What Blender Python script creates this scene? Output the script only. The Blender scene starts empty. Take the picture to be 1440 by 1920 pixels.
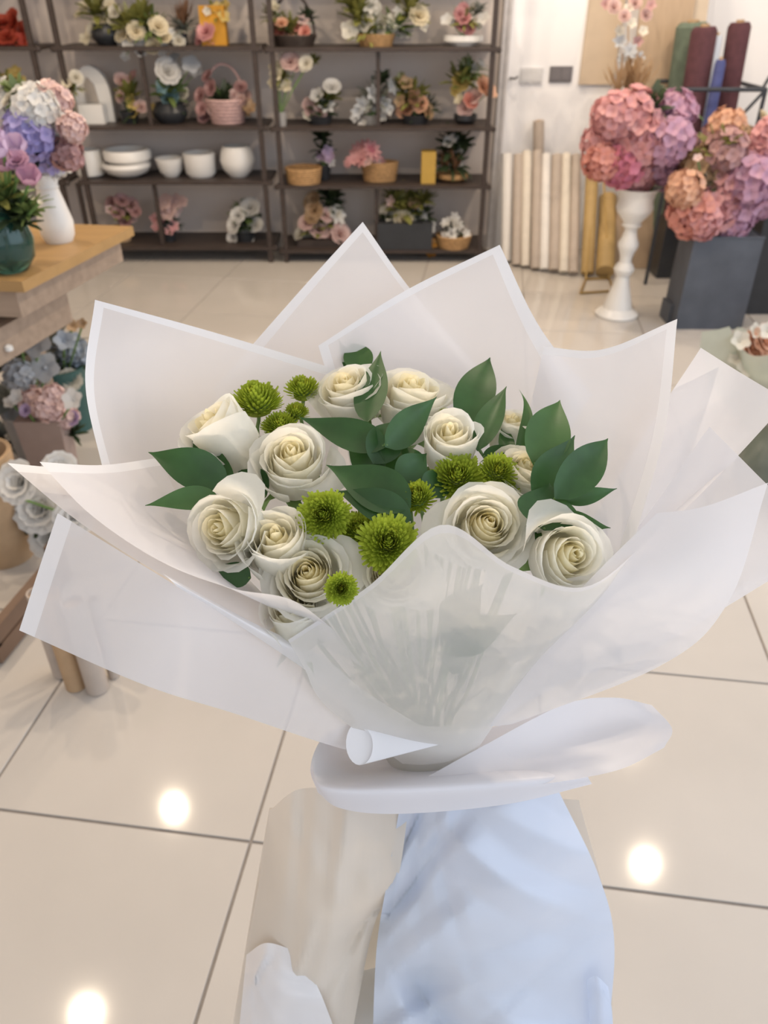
import bpy, math, random
from mathutils import Vector, Matrix, Quaternion
R = math.radians
rnd = random.Random(7)
scene = bpy.context.scene
col = scene.collection

# ------------------------------------------------------------------ camera
CAM_H, PITCH, FPX = 1.45, R(34.2), 1440.0
cam_d = bpy.data.cameras.new('camera'); cam = bpy.data.objects.new('camera', cam_d)
col.objects.link(cam); scene.camera = cam
cam.location = (0, 0, CAM_H); cam.rotation_euler = (R(90) - PITCH, 0, 0)
cam_d.sensor_fit = 'VERTICAL'; cam_d.sensor_height = 36.0; cam_d.lens = 36.0 * FPX / 1920.0
cam_d.clip_start = 0.05
cam_d.dof.use_dof = True; cam_d.dof.focus_distance = 0.61; cam_d.dof.aperture_fstop = 8.0

# ------------------------------------------------------------------ world, lights, exposure
w = bpy.data.worlds.new('world'); scene.world = w; w.use_nodes = True
bg = w.node_tree.nodes['Background']
bg.inputs[0].default_value = (0.80, 0.88, 1.0, 1); bg.inputs[1].default_value = 0.55
scene.view_settings.view_transform = 'Standard'
scene.view_settings.look = 'None'
scene.view_settings.exposure = 0.03
scene.view_settings.gamma = 1.0
scene.view_settings.use_curve_mapping = False
def area(name, loc, target, sx, sy, energy, color):
    l = bpy.data.lights.new(name, 'AREA'); l.shape = 'RECTANGLE'; l.size = sx; l.size_y = sy
    l.energy = energy; l.color = color
    o = bpy.data.objects.new(name, l); col.objects.link(o); o.location = loc
    o.rotation_euler = (Vector(target) - Vector(loc)).to_track_quat('-Z', 'Y').to_euler()
    return o
# daylight through the shop window on the right and the shop front behind the camera
area('window_daylight', (2.98, 0.65, 1.55), (0, 0.65, 1.45), 4.9, 2.3, 66, (0.74, 0.84, 1.0))
area('shopfront_daylight', (0.2, -1.95, 1.6), (0.2, 1, 1.5), 4.6, 2.4, 24, (0.93, 0.95, 1.0))

# ------------------------------------------------------------------ pixel helpers (photo frame 1440 x 1920)
CP, SP = math.cos(PITCH), math.sin(PITCH)
CAM = Vector((0, 0, CAM_H))
def ray(px, py):
    a = (px - 720) / FPX; b = (960 - py) / FPX
    return Vector((a, CP + b * SP, -SP + b * CP))
def P(px, py, t): return CAM + ray(px, py) * t           # t: distance along the view axis
def on_z(px, py, z=0.0):
    r = ray(px, py); return CAM + r * ((z - CAM_H) / r.z)
def on_y(px, py, y):
    r = ray(px, py); return CAM + r * (y / r.y)

# ------------------------------------------------------------------ materials
MATS = {}
def nodes_of(m):
    m.use_nodes = True; nt = m.node_tree; nt.nodes.clear()
    return nt, nt.nodes, nt.links
def tint_socket(nt, color, amt, scale, coord='Object', detail=3.0, stretch=None):
    N, L = nt.nodes, nt.links
    tc = N.new('ShaderNodeTexCoord'); mp = N.new('ShaderNodeMapping'); nz = N.new('ShaderNodeTexNoise')
    rp = N.new('ShaderNodeValToRGB')
    L.new(tc.outputs[coord], mp.inputs[0]); L.new(mp.outputs[0], nz.inputs['Vector'])
    if stretch: mp.inputs['Scale'].default_value = stretch
    nz.inputs['Scale'].default_value = scale; nz.inputs['Detail'].default_value = detail
    c = color
    rp.color_ramp.elements[0].position = 0.3; rp.color_ramp.elements[1].position = 0.7
    rp.color_ramp.elements[0].color = (max(0, c[0] * (1 - amt)), max(0, c[1] * (1 - amt)), max(0, c[2] * (1 - amt)), 1)
    rp.color_ramp.elements[1].color = (min(1, c[0] * (1 + amt)), min(1, c[1] * (1 + amt)), min(1, c[2] * (1 + amt)), 1)
    L.new(nz.outputs[0], rp.inputs[0])
    return rp.outputs[0], nz.outputs[0]
def mat(name, color, rough=0.6, amt=0.08, scale=20, metal=0.0, spec=0.4, bump=0.0, stretch=None, coat=0.0):
    if name in MATS: return MATS[name]
    m = bpy.data.materials.new(name); nt, N, L = nodes_of(m)
    o = N.new('ShaderNodeOutputMaterial'); p = N.new('ShaderNodeBsdfPrincipled')
    c, f = tint_socket(nt, color, amt, scale, stretch=stretch)
    L.new(c, p.inputs['Base Color']); p.inputs['Roughness'].default_value = rough
    p.inputs['Metallic'].default_value = metal; p.inputs['Specular IOR Level'].default_value = spec
    p.inputs['Coat Weight'].default_value = coat
    if bump:
        b = N.new('ShaderNodeBump'); b.inputs['Strength'].default_value = bump; b.inputs['Distance'].default_value = 0.002
        L.new(f, b.inputs['Height']); L.new(b.outputs[0], p.inputs['Normal'])
    L.new(p.outputs[0], o.inputs[0]); MATS[name] = m
    return m
def thin(name, color, translucent=0.4, transparent=0.0, amt=0.04, scale=30, gloss=0.06, rough=0.35, tcolor=None, bump=0.0):
    """thin sheet: diffuse + translucent (+ see-through), for film, petals and leaves"""
    if name in MATS: return MATS[name]
    m = bpy.data.materials.new(name); nt, N, L = nodes_of(m)
    o = N.new('ShaderNodeOutputMaterial'); d = N.new('ShaderNodeBsdfDiffuse'); t = N.new('ShaderNodeBsdfTranslucent')
    c, f = tint_socket(nt, color, amt, scale); L.new(c, d.inputs[0])
    if tcolor: t.inputs[0].default_value = (*tcolor, 1)
    else: L.new(c, t.inputs[0])
    x = N.new('ShaderNodeMixShader'); x.inputs[0].default_value = translucent
    L.new(d.outputs[0], x.inputs[1]); L.new(t.outputs[0], x.inputs[2])
    g = N.new('ShaderNodeBsdfGlossy'); g.inputs['Roughness'].default_value = rough
    y = N.new('ShaderNodeMixShader'); y.inputs[0].default_value = gloss
    L.new(x.outputs[0], y.inputs[1]); L.new(g.outputs[0], y.inputs[2])
    if bump:
        b = N.new('ShaderNodeBump'); b.inputs['Strength'].default_value = bump; b.inputs['Distance'].default_value = 0.001
        L.new(f, b.inputs['Height']); L.new(b.outputs[0], d.inputs['Normal']); L.new(b.outputs[0], g.inputs['Normal'])
    last = y.outputs[0]
    if transparent:
        tr = N.new('ShaderNodeBsdfTransparent'); z = N.new('ShaderNodeMixShader'); z.inputs[0].default_value = transparent
        L.new(last, z.inputs[1]); L.new(tr.outputs[0], z.inputs[2]); last = z.outputs[0]
    L.new(last, o.inputs[0]); MATS[name] = m
    return m
def emit(name, color, strength):
    m = bpy.data.materials.new(name); nt, N, L = nodes_of(m)
    o = N.new('ShaderNodeOutputMaterial'); e = N.new('ShaderNodeEmission')
    e.inputs[0].default_value = (*color, 1); e.inputs[1].default_value = strength
    L.new(e.outputs[0], o.inputs[0]); return m
def glass(name, color, rough=0.05):
    m = bpy.data.materials.new(name); nt, N, L = nodes_of(m)
    o = N.new('ShaderNodeOutputMaterial'); p = N.new('ShaderNodeBsdfPrincipled')
    c, f = tint_socket(nt, color, 0.1, 15); L.new(c, p.inputs['Base Color'])
    p.inputs['Roughness'].default_value = rough; p.inputs['Transmission Weight'].default_value = 0.85
    L.new(p.outputs[0], o.inputs[0]); return m

# ------------------------------------------------------------------ geometry helpers
class G:
    def __init__(s): s.v = []; s.f = []
    def add(s, verts, faces):
        n = len(s.v); s.v += [Vector(p) for p in verts]; s.f += [tuple(i + n for i in f) for f in faces]; return s
    def box(s, a, b, M=None):
        (x0, y0, z0), (x1, y1, z1) = a, b
        vs = [Vector(p) for p in ((x0, y0, z0), (x1, y0, z0), (x1, y1, z0), (x0, y1, z0), (x0, y0, z1), (x1, y0, z1), (x1, y1, z1), (x0, y1, z1))]
        if M is not None: vs = [M @ p for p in vs]
        return s.add(vs, [(0, 3, 2, 1), (4, 5, 6, 7), (0, 1, 5, 4), (1, 2, 6, 5), (2, 3, 7, 6), (3, 0, 4, 7)])
    def tube(s, pts, rad, n=8, caps=True):
        pts = [Vector(p) for p in pts]; k = len(pts)
        rs = rad if isinstance(rad, (list, tuple)) else [rad] * k
        vs = []; fs = []
        up = None
        for i, p in enumerate(pts):
            d = (pts[min(i + 1, k - 1)] - pts[max(i - 1, 0)]).normalized()
            if up is None: up = Vector((0, 0, 1)) if abs(d.z) < 0.9 else Vector((1, 0, 0))
            x = d.cross(up).normalized(); y = x.cross(d).normalized(); up = y
            for j in range(n):
                a = 2 * math.pi * j / n
                vs.append(p + (x * math.cos(a) + y * math.sin(a)) * rs[i])
        for i in range(k - 1):
            for j in range(n):
                j2 = (j + 1) % n
                fs.append((i * n + j, i * n + j2, (i + 1) * n + j2, (i + 1) * n + j))
        if caps:
            fs.append(tuple(reversed(range(n)))); fs.append(tuple((k - 1) * n + j for j in range(n)))
        return s.add(vs, fs)
    def lathe(s, prof, c=(0, 0, 0), n=24, sx=1.0, sy=1.0):
        """prof: list of (r, z)"""
        c = Vector(c); vs = []; fs = []
        for r, z in prof:
            for j in range(n):
                a = 2 * math.pi * j / n
                vs.append(c + Vector((r * sx * math.cos(a), r * sy * math.sin(a), z)))
        for i in range(len(prof) - 1):
            for j in range(n):
                j2 = (j + 1) % n
                fs.append((i * n + j, i * n + j2, (i + 1) * n + j2, (i + 1) * n + j))
        if prof[0][0] > 1e-6: fs.append(tuple(reversed(range(n))))
        if prof[-1][0] > 1e-6: fs.append(tuple((len(prof) - 1) * n + j for j in range(n)))
        return s.add(vs, fs)
    def grid(s, rows):
        nr, nc = len(rows), len(rows[0]); vs = [p for r in rows for p in r]
        fs = [(i * nc + j, i * nc + j + 1, (i + 1) * nc + j + 1, (i + 1) * nc + j) for i in range(nr - 1) for j in range(nc - 1)]
        return s.add(vs, fs)
MW = {}                                                    # world matrices of the roots
def mesh_from(name, g, smooth=True, sharp=40, local=None):
    me = bpy.data.meshes.new(name)
    vs = [local @ p for p in g.v] if local is not None else g.v
    me.from_pydata([tuple(p) for p in vs], [], g.f); me.update()
    if smooth:
        me.polygons.foreach_set('use_smooth', [True] * len(me.polygons))
        if sharp: me.set_sharp_from_angle(angle=R(sharp))
    return me
def obj(name, g, m, parent=None, smooth=True, sharp=40, local=False):
    """one mesh object from world coordinates (or, with local=True, coordinates of its parent)"""
    if isinstance(g, G):
        inv = None
        if parent is not None and not local: inv = MW[parent.name].inverted()
        me = mesh_from(name, g, smooth, sharp, inv)
    else: me = g
    o = bpy.data.objects.new(name, me); col.objects.link(o)
    if parent is not None:
        o.parent = parent; MW[o.name] = MW[parent.name].copy()
    else: MW[o.name] = Matrix()
    if m is not None:
        if isinstance(g, G): me.materials.append(m)
        else:
            if not me.materials: me.materials.append(m)
            o.material_slots[0].link = 'OBJECT'; o.material_slots[0].material = m
    return o
def inst(name, me, m, parent, M):
    """a part that shares mesh data; M is its world matrix"""
    o = obj(name, me, m, parent)
    o.matrix_local = MW[parent.name].inverted() @ M
    MW[o.name] = M.copy(); return o
def tag(o, label=None, cat=None, group=None, kind=None):
    if label: o['label'] = label
    if cat: o['category'] = cat
    if group: o['group'] = group
    if kind: o['kind'] = kind
    return o
def thing(name, label, cat, loc, group=None, rot=None):
    o = bpy.data.objects.new(name, None); col.objects.link(o); o.empty_display_size = 0.05
    o.location = loc
    M = Matrix.Translation(Vector(loc))
    if rot is not None:
        o.rotation_mode = 'QUATERNION'; o.rotation_quaternion = rot; M = M @ rot.to_matrix().to_4x4()
    MW[o.name] = M
    return tag(o, label, cat, group)
def single(name, g, m, label, cat, base, group=None, **k):
    """a thing that is one mesh, its origin at base"""
    base = Vector(base); g.v = [p - base for p in g.v]
    o = obj(name, g, m, **k); o.location = base
    return tag(o, label, cat, group)
def struct(name, g, m, **k):
    o = obj(name, g, m, **k); o['kind'] = 'structure'; return o
def rot_to(axis, spin=0.0):
    q = Vector((0, 0, 1)).rotation_difference(Vector(axis).normalized())
    return q @ Quaternion((0, 0, 1), spin)
def crom(p0, p1, p2, p3, t):
    return 0.5 * ((2 * p1) + (p2 - p0) * t + (2 * p0 - 5 * p1 + 4 * p2 - p3) * t * t + (3 * p1 - p0 - 3 * p2 + p3) * t ** 3)
def spline(pts, ts):
    """points on a Catmull-Rom spline at parameters 0..1"""
    n = len(pts) - 1; ext = [2 * pts[0] - pts[1]] + list(pts) + [2 * pts[-1] - pts[-2]]; out = []
    for t in ts:
        x = min(max(t, 0), 1) * n; i = min(int(x), n - 1)
        out.append(crom(ext[i], ext[i + 1], ext[i + 2], ext[i + 3], x - i))
    return out
def lin(n): return [i / (n - 1) for i in range(n)]

# ================================================================== SETTING
M_wall = mat('taupe_wall_paint', (0.70, 0.62, 0.56), 0.8, 0.03, 3)
M_white_wall = mat('white_wall_paint', (0.86, 0.86, 0.88), 0.75, 0.02, 3)
M_ceil = mat('ceiling_paint', (0.80, 0.79, 0.77), 0.85, 0.02, 3)
M_grout = mat('tile_joint_grey', (0.30, 0.27, 0.245), 0.9, 0.08, 30)
M_tile = mat('polished_cream_tile', (0.545, 0.508, 0.463), 0.07, 0.035, 3.0, spec=0.5)
M_metal_white = mat('white_lacquer', (0.82, 0.82, 0.82), 0.4, 0.02, 10)
X0, X1, Y0, Y1, ZC = -3.0, 3.0, -2.0, 5.36, 3.0
floor = struct('floor', G().box((X0, Y0, -0.12), (X1, Y1, -0.004)), M_grout, smooth=False)
# 60 cm tiles, laid about 8 degrees off the back wall, cut at the walls
TA = R(-7.8); S = 0.6; ex = Vector((math.cos(TA), math.sin(TA), 0)); ey = Vector((-math.sin(TA), math.cos(TA), 0))
ORG = on_z(470, 1578)
def clip(poly):
    for ax, lim, sg in ((0, X0, 1), (0, X1, -1), (1, Y0, 1), (1, Y1, -1)):
        out = []
        for i in range(len(poly)):
            a, b = poly[i], poly[(i + 1) % len(poly)]; da = (a[ax] - lim) * sg; db = (b[ax] - lim) * sg
            if da >= 0: out.append(a)
            if (da < 0) != (db < 0): out.append(a + (b - a) * (da / (da - db)))
        poly = out
        if len(poly) < 3: return []
    return poly
def tile_geo(poly):
    c = sum(poly, Vector()) / len(poly); n = len(poly); g = G(); vs = []
    for z, k in ((-0.006, 0.0), (-0.0012, 0.0), (0.0, 0.0014)):
        for p in poly:
            q = p + (c - p).normalized() * k; vs.append(Vector((q.x, q.y, z)))
    fs = [tuple(range(2 * n, 3 * n))]
    for l in (0, 1):
        for i in range(n): fs.append((l * n + i, l * n + (i + 1) % n, (l + 1) * n + (i + 1) % n, (l + 1) * n + i))
    return g.add(vs, fs)
gap = 0.0032; tile_mesh = None
for i in range(-9, 10):
    for j in range(-7, 12):
        q = [ORG + ex * (i * S + (gap if a == 0 else S - gap)) + ey * (j * S + (gap if b == 0 else S - gap)) for a, b in ((0, 0), (1, 0), (1, 1), (0, 1))]
        cl = clip(q)
        if not cl: continue
        whole = len(cl) == 4 and all((a - b).length < 1e-6 for a, b in zip(cl, q))
        c = ORG + ex * ((i + .5) * S) + ey * ((j + .5) * S); c.z = 0
        if whole:
            if tile_mesh is None:
                tile_mesh = mesh_from('floor_tile', tile_geo([p - c for p in q]), smooth=False); tile_mesh.materials.append(M_tile)
            o = bpy.data.objects.new('floor_tile', tile_mesh); col.objects.link(o)
            o.parent = floor; o.location = c
        else: obj('floor_tile', tile_geo(cl), M_tile, floor, smooth=False)

XS = on_y(940, 300, 5.3).x                                   # where the taupe wall meets the white one
struct('wall_back', G().box((X0, Y1, 0), (XS, Y1 + 0.1, ZC)), M_wall, smooth=False)
struct('wall_back_right', G().box((XS, Y1 - 0.02, 0), (X1, Y1 + 0.1, ZC)), M_white_wall, smooth=False)
struct('trim_1', G().box((XS - 0.05, Y1 - 0.05, 0), (XS, Y1, ZC)).box((XS - 0.02, Y1 - 0.062, 0), (XS - 0.006, Y1 - 0.05, ZC)), mat('grey_corner_trim', (0.55, 0.53, 0.53), 0.5), smooth=False)
struct('wall_left', G().box((X0 - 0.1, Y0, 0), (X0, Y1 + 0.1, ZC)), M_wall, smooth=False)
struct('wall_right', G().box((X1, 3.2, 0), (X1 + 0.1, Y1 + 0.1, ZC)).box((X1, Y0, 0), (X1 + 0.1, 3.2, 0.35)).box((X1, Y0, 2.75), (X1 + 0.1, 3.2, ZC)), M_white_wall, smooth=False)
struct('ceiling', G().box((X0 - 0.1, Y0, ZC), (X1 + 0.1, Y1 + 0.1, ZC + 0.1)), M_ceil, smooth=False)
struct('baseboard_back', G().box((X0, Y1 - 0.012, 0), (XS - 0.05, Y1, 0.08)), mat('baseboard_grey', (0.45, 0.41, 0.38), 0.5), smooth=False)
wf = G()
for y in (Y0, -0.7, 0.6, 1.9, 3.15): wf.box((X1 + 0.01, y, 0.35), (X1 + 0.08, y + 0.05, 2.75))
struct('window_1', wf, mat('window_frame_grey', (0.25, 0.25, 0.26), 0.4), smooth=False)

# ceiling downlights; four are unseen and added to brighten the room, three mirror in the floor as the photo shows
M_lamp = emit('lamp_disc', (1.0, 0.86, 0.58), 26)
def lamp_at_mirror(px, py): p = on_z(px, py); k = 1 + (ZC - 0.01) / CAM_H; return (p.x * k, p.y * k)
lamps = [(lamp_at_mirror(328, 1520), 'that mirrors on the floor left of the bouquet'), (lamp_at_mirror(1208, 1625), 'that mirrors on the floor right of the bouquet'),
         (lamp_at_mirror(165, 1905), 'that mirrors at the bottom left floor edge'), ((0.15, 2.35), 'added as fill above the middle of the room'),
         ((0.1, 4.3), 'added as fill close to the tall shelf racks'), ((0.75, 4.45), 'added as fill between the racks and the white wall'), ((1.75, 3.6), 'added as fill close to the white wall')]
for (x, y), wl in lamps:
    t = thing('ceiling_downlight', 'round recessed ceiling downlight ' + wl, 'downlight', (x, y, ZC), 'ceiling downlights')
    obj('ring', G().lathe([(0.036, ZC - 0.012), (0.062, ZC - 0.012), (0.065, ZC), (0.034, ZC)], (x, y, 0)), M_metal_white, t)
    obj('lamp_lens', G().lathe([(0.0, ZC - 0.008), (0.036, ZC - 0.008), (0.036, ZC - 0.002)], (x, y, 0)), M_lamp, t)
    l = bpy.data.lights.new('downlight_beam', 'SPOT'); l.energy = 54; l.color = (1.0, 0.82, 0.62); l.spot_size = R(172); l.spot_blend = 0.35; l.shadow_soft_size = 0.04
    lo = bpy.data.objects.new('downlight_beam', l); col.objects.link(lo); lo.parent = t; lo.location = (0, 0, -0.04)

# ================================================================== BOUQUET: papers
def film_mat(n, c, transp, transl, amt=0.015): return thin(n, c, transl, transp, amt, 12, 0.05, 0.4)
M_film = film_mat('frosted_film', (0.90, 0.885, 0.90), 0.14, 0.45)
M_film_clear = film_mat('frosted_film_clear', (0.91, 0.89, 0.865), 0.18, 0.50)
M_border = film_mat('white_film_border', (0.95, 0.945, 0.96), 0.02, 0.30)
M_tissue_warm = thin('warm_light_tissue', (0.80, 0.735, 0.65), 0.25, 0.0, 0.03, 8, 0.03, 0.5)  # white tissue, the warm light on it put into its colour
M_collar = thin('collar_paper', (0.86, 0.85, 0.88), 0.22, 0.0, 0.015, 12, 0.05, 0.4)
M_tissue_cool = thin('cool_light_tissue', (0.72, 0.78, 0.90), 0.25, 0.0, 0.03, 8, 0.05, 0.4)  # same white tissue, cool window daylight put into its colour

def surf(rows, us, vs):
    rr = [spline([P(*p) if not isinstance(p, Vector) else p for p in r], us) for r in rows]
    cols = [spline([rr[i][j] for i in range(len(rr))], vs) for j in range(len(us))]
    return [[cols[j][i] for j in range(len(us))] for i in range(len(vs))]
def quad(tl, tr, bl, br, bulge=0.0):
    """3x3 control net of a four-cornered sheet; bulge pushes the middle away from the camera"""
    a, b, c, d = (P(*q) for q in (tl, tr, bl, br))
    mid = (a + b + c + d) / 4; mid = mid + (mid - CAM).normalized() * bulge
    h = bulge * 0.5
    e = lambda p, q: (p + q) / 2 + ((p + q) / 2 - CAM).normalized() * h
    return [[a, (a + b) / 2, b], [(a + c) / 2, mid, e(b, d)], [c, e(c, d), d]]
def paper(label, rows, border=(), n=(26, 26), m=None, mb=None, wave=0.0, seed=0, bw=0.011, name='wrapping_sheet', cat='wrapping paper', crumple=0.0, kinds=None):
    """a sheet of wrapping film; border: sides ('t','b','l','r') that carry the white edge band"""
    m = m or M_film; mb = mb or M_border
    nu, nv = n; us, vs = lin(nu), lin(nv)
    base = surf(rows, us, vs)
    lu = sum((base[0][j + 1] - base[0][j]).length for j in range(nu - 1)) + 1e-6
    lu = max(lu, sum((base[nv // 2][j + 1] - base[nv // 2][j]).length for j in range(nu - 1)))
    lv = max(sum((base[i + 1][j] - base[i][j]).length for i in range(nv - 1)) for j in (0, nu // 2, nu - 1))
    bu, bv = min(0.2, bw / lu), min(0.2, bw / lv)
    U = [bu * 0.5, bu] if 'l' in border else []; U = [0] + U + [u for u in us[1:-1] if bu < u < 1 - bu] + ([1 - bu, 1 - bu * 0.5] if 'r' in border else []) + [1]
    V = [bv * 0.5, bv] if 't' in border else []; V = [0] + V + [v for v in vs[1:-1] if bv < v < 1 - bv] + ([1 - bv, 1 - bv * 0.5] if 'b' in border else []) + [1]
    S_ = surf(rows, U, V); q = random.Random(seed)
    ph = [q.uniform(0, 6.28) for _ in range(8)]
    bumps = [(q.uniform(0, 1), q.uniform(0, 1), q.uniform(0, 3.14), q.uniform(0.03, 0.15), q.uniform(-1, 1)) for _ in range(22)]
    for i, v in enumerate(V):
        for j, u in enumerate(U):
            p = S_[i][j]; d = (p - CAM).normalized()
            if wave: S_[i][j] = p = p + d * wave * (math.sin(5 * u + 3 * v + ph[0]) + 0.5 * math.sin(9 * u - 5 * v + ph[1]) + 0.4 * math.sin(13 * v + 4 * u + ph[2]))
            if crumple:
                h = 0
                for (cx, cy, an, wd, am) in bumps:
                    s = (u - cx) * math.cos(an) + (v - cy) * math.sin(an); r2 = (u - cx) ** 2 + (v - cy) ** 2
                    h += am * max(0, 1 - abs(s) / wd) * math.exp(-r2 * 7)
                S_[i][j] = p + d * crumple * h
    def sel(test):
        g = G(); nc = len(U); idx = {}
        for i in range(len(V) - 1):
            for j in range(len(U) - 1):
                um, vm = (U[j] + U[j + 1]) / 2, (V[i] + V[i + 1]) / 2
                isb = ('l' in border and um < bu) or ('r' in border and um > 1 - bu) or ('t' in border and vm < bv) or ('b' in border and vm > 1 - bv)
                if isb != test: continue
                f = []
                for a, b in ((i, j), (i, j + 1), (i + 1, j + 1), (i + 1, j)):
                    if (a, b) not in idx: idx[(a, b)] = len(g.v); g.v.append(S_[a][b].copy())
                    f.append(idx[(a, b)])
                g.f.append(tuple(f))
        return g
    foot = min((p for r in S_ for p in r), key=lambda p: p.z).copy()
    if border:
        t = thing(name, label, cat, foot)
        obj('film', sel(False), m, t, sharp=None); o = obj('border', sel(True), mb, t, sharp=None); o['label'] = 'opaque white edge band'
        return t
    return single(name, sel(False), m, label, cat, foot, sharp=None)

WAIST = P(800, 1425, 0.79)
# behind the flowers
paper('tall frosted wrapping sheet with the highest pointed corner behind the flowers',
      [[P(680, 416, .765), P(780, 555, .775), P(960, 760, .77)], [P(560, 548, .775), P(690, 720, .79), P(860, 980, .79)], [P(400, 730, .765), P(560, 980, .79), P(770, 1360, .775)]],
      ('t', 'l'), wave=0.001, seed=1)
paper('frosted wrapping sheet with second highest pointed corner, overlapping the tallest sheet',
      [[P(597, 648, .745), P(760, 545, .752), P(937, 459, .75)], [P(640, 800, .755), P(800, 760, .77), P(1010, 610, .752)], [P(760, 1300, .77), P(850, 1150, .775), P(1110, 740, .745)]],
      ('t', 'r', 'l'), wave=0.001, seed=2)
paper('frosted wrapping sheet standing at the upper left with a square white-edged corner',
      [[P(178, 562, .67), P(390, 620, .715), P(640, 695, .745)], [P(160, 720, .65), P(350, 830, .73), P(640, 950, .765)], [P(195, 890, .64), P(420, 1080, .745), P(720, 1340, .77)]],
      ('t', 'l'), wave=0.001, seed=3)
paper('bluish white wrapping sheet jutting past the right picture edge beside peach flowers',
      [[P(1314, 652, .70), P(1390, 700, .665), P(1478, 752, .63)], [P(1180, 860, .71), P(1280, 850, .665), P(1330, 910, .62)], [P(900, 1330, .765), P(1020, 1200, .70), P(1100, 1130, .62)]],
      (), wave=0.0015, seed=4)
paper('cream-lit frosted wrapping sheet with pointed corner below the white pedestal vase',
      [[P(1020, 650, .745), P(1130, 655, .715), P(1270, 598, .68)], [P(960, 900, .77), P(1080, 900, .725), P(1248, 800, .655)], [P(830, 1350, .77), P(960, 1250, .73), P(1190, 1010, .62)]],
      ('r', 't'), wave=0.001, seed=5)
paper('lowest wrapping sheet on the right whose corner points past the picture edge',
      [[P(1330, 800, .635), P(1385, 855, .62), P(1440, 910, .605), P(1520, 985, .585)], [P(1180, 1010, .64), P(1290, 1010, .625), P(1390, 1020, .60), P(1480, 1060, .58)], [P(900, 1365, .73), P(1060, 1280, .67), P(1220, 1220, .62), P(1440, 1090, .59)]],
      (), wave=0.001, seed=6)
# ================================================================== BOUQUET: flowers
PET = [thin('rose_petal_heart', (0.95, 0.89, 0.66), 0.62, 0, 0.03, 60, 0.03), thin('rose_petal_mid', (0.955, 0.925, 0.80), 0.62, 0, 0.03, 60, 0.03), thin('rose_petal_outer', (0.955, 0.945, 0.89), 0.62, 0, 0.03, 60, 0.03)]
M_stem = mat('green_stem', (0.16, 0.27, 0.08), 0.5, 0.15, 40)
M_sepal = mat('green_sepal', (0.20, 0.32, 0.10), 0.5, 0.15, 40)
def petal_geo(theta, W, rb, rm, h, curl, flare, close, q, nu=9, nv=12, twist=0.16):
    rows = []; k1, k2 = q.uniform(0, 6), q.uniform(0, 6); notch = q.uniform(-0.05, 0.05); cu = q.uniform(-0.5, 0.5)
    for i in range(nv):
        v = i / (nv - 1); row = []
        for j in range(nu):
            u = -1 + 2 * j / (nu - 1)
            top = 1 - 0.20 * abs(u) ** 2.4 + 0.025 * math.sin(3 * u + k1) + notch * u
            vv = v * top
            r = rb + (rm - rb) * math.sin(min(vv / 0.62, 1) * math.pi / 2) ** 0.8 + flare * max(0, vv - 0.25) ** 1.6
            r *= 1 - close * max(0, vv - 0.5) ** 1.2
            z = h * vv
            if vv > 0.66:
                s = (vv - 0.66) / 0.34
                k = 0.75 + 0.5 * math.sin(2.2 * u + k2)
                r += curl * s ** 2 * k; z -= curl * 0.85 * s ** 3 * k
            r *= 1 + twist * u * min(1, vv * 1.5)
            wf_ = W * (0.5 + 0.5 * min(1, vv / 0.5))
            a = theta + u * wf_ + cu * 0.15 * vv
            row.append(Vector((r * math.cos(a), r * math.sin(a), z)))
        rows.append(row)
    return G().grid(rows)
def rose_variant(n, rmax, h, openness, seed):
    """list of (mesh, material index); opened from a tight heart outwards"""
    q = random.Random(seed); out = []
    for k in range(n):
        f = k / (n - 1); th = k * 2.399963 + q.uniform(-0.15, 0.15)
        rm = 0.0042 + (rmax - 0.0042) * f ** 0.92
        W = 1.85 - 0.80 * f + q.uniform(-0.1, 0.1)
        curl = (0.0012 + 0.0075 * openness * max(0, f - 0.15) + 0.005 * max(0, f - 0.72)) * q.uniform(0.6, 1.4)
        hh = h * (1.0 - 0.26 * openness * f ** 1.6 - 0.03 * (1 - f)) * q.uniform(0.97, 1.03)
        rb = 0.003 + 0.0085 * f
        flare = openness * 0.009 * f ** 2
        close = 1.9 * (1 - f) ** 2.2
        g = petal_geo(th, W, rb, rm, hh, curl, flare, close, q)
        mi = 0 if f < 0.36 else (1 if f < 0.68 else 2)
        me = mesh_from('petal', g, True, None); me.materials.append(PET[mi]); out.append((me, mi))
    return out
ROSES = {'bud': rose_variant(18, 0.0225, 0.055, 0.3, 11), 'half': rose_variant(24, 0.0245, 0.050, 0.7, 12), 'open': rose_variant(30, 0.0265, 0.046, 1.0, 13)}
def calyx_geo():
    g = G().lathe([(0.0, -0.012), (0.004, -0.012), (0.009, -0.004), (0.0115, 0.002), (0.010, 0.005)], n=14)
    for k in range(5):
        a = k * 2 * math.pi / 5; c, s = math.cos(a), math.sin(a); rows = []
        for i in range(5):
            v = i / 4; wd = 0.0045 * (1 - v) ** 0.8; r = 0.0105 + 0.016 * v; z = 0.001 - 0.010 * v * v
            rows.append([Vector((r * c - s * u * wd, r * s + c * u * wd, z)) for u in (-1, 0, 1)])
        g.grid(rows)
    return g
CALYX = mesh_from('calyx', calyx_geo()); CALYX.materials.append(M_sepal)
def stem_to_waist(start, d0, root, r=0.0022, q=rnd):
    """green stem from a bloom through the tied waist down into the tail"""
    wpt = WAIST + Vector((q.uniform(-.016, .016), q.uniform(-.016, .016), q.uniform(-.01, .01)))
    end = P(800, 1900, .845) + Vector((q.uniform(-.05, .05), q.uniform(-.02, .05), 0)); end.z = 0.495
    mid = start + Vector(d0).normalized() * -0.05
    pts = spline([start, mid, (mid + wpt) / 2 + Vector((0, 0, -0.01)), wpt, end], lin(18))
    return obj('stem', G().tube(pts, r, 7), M_stem, root)
def depth_at(px, py):
    r = ray(px, py); return 0.491 / (0.3 * r.y - r.z)
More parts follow.
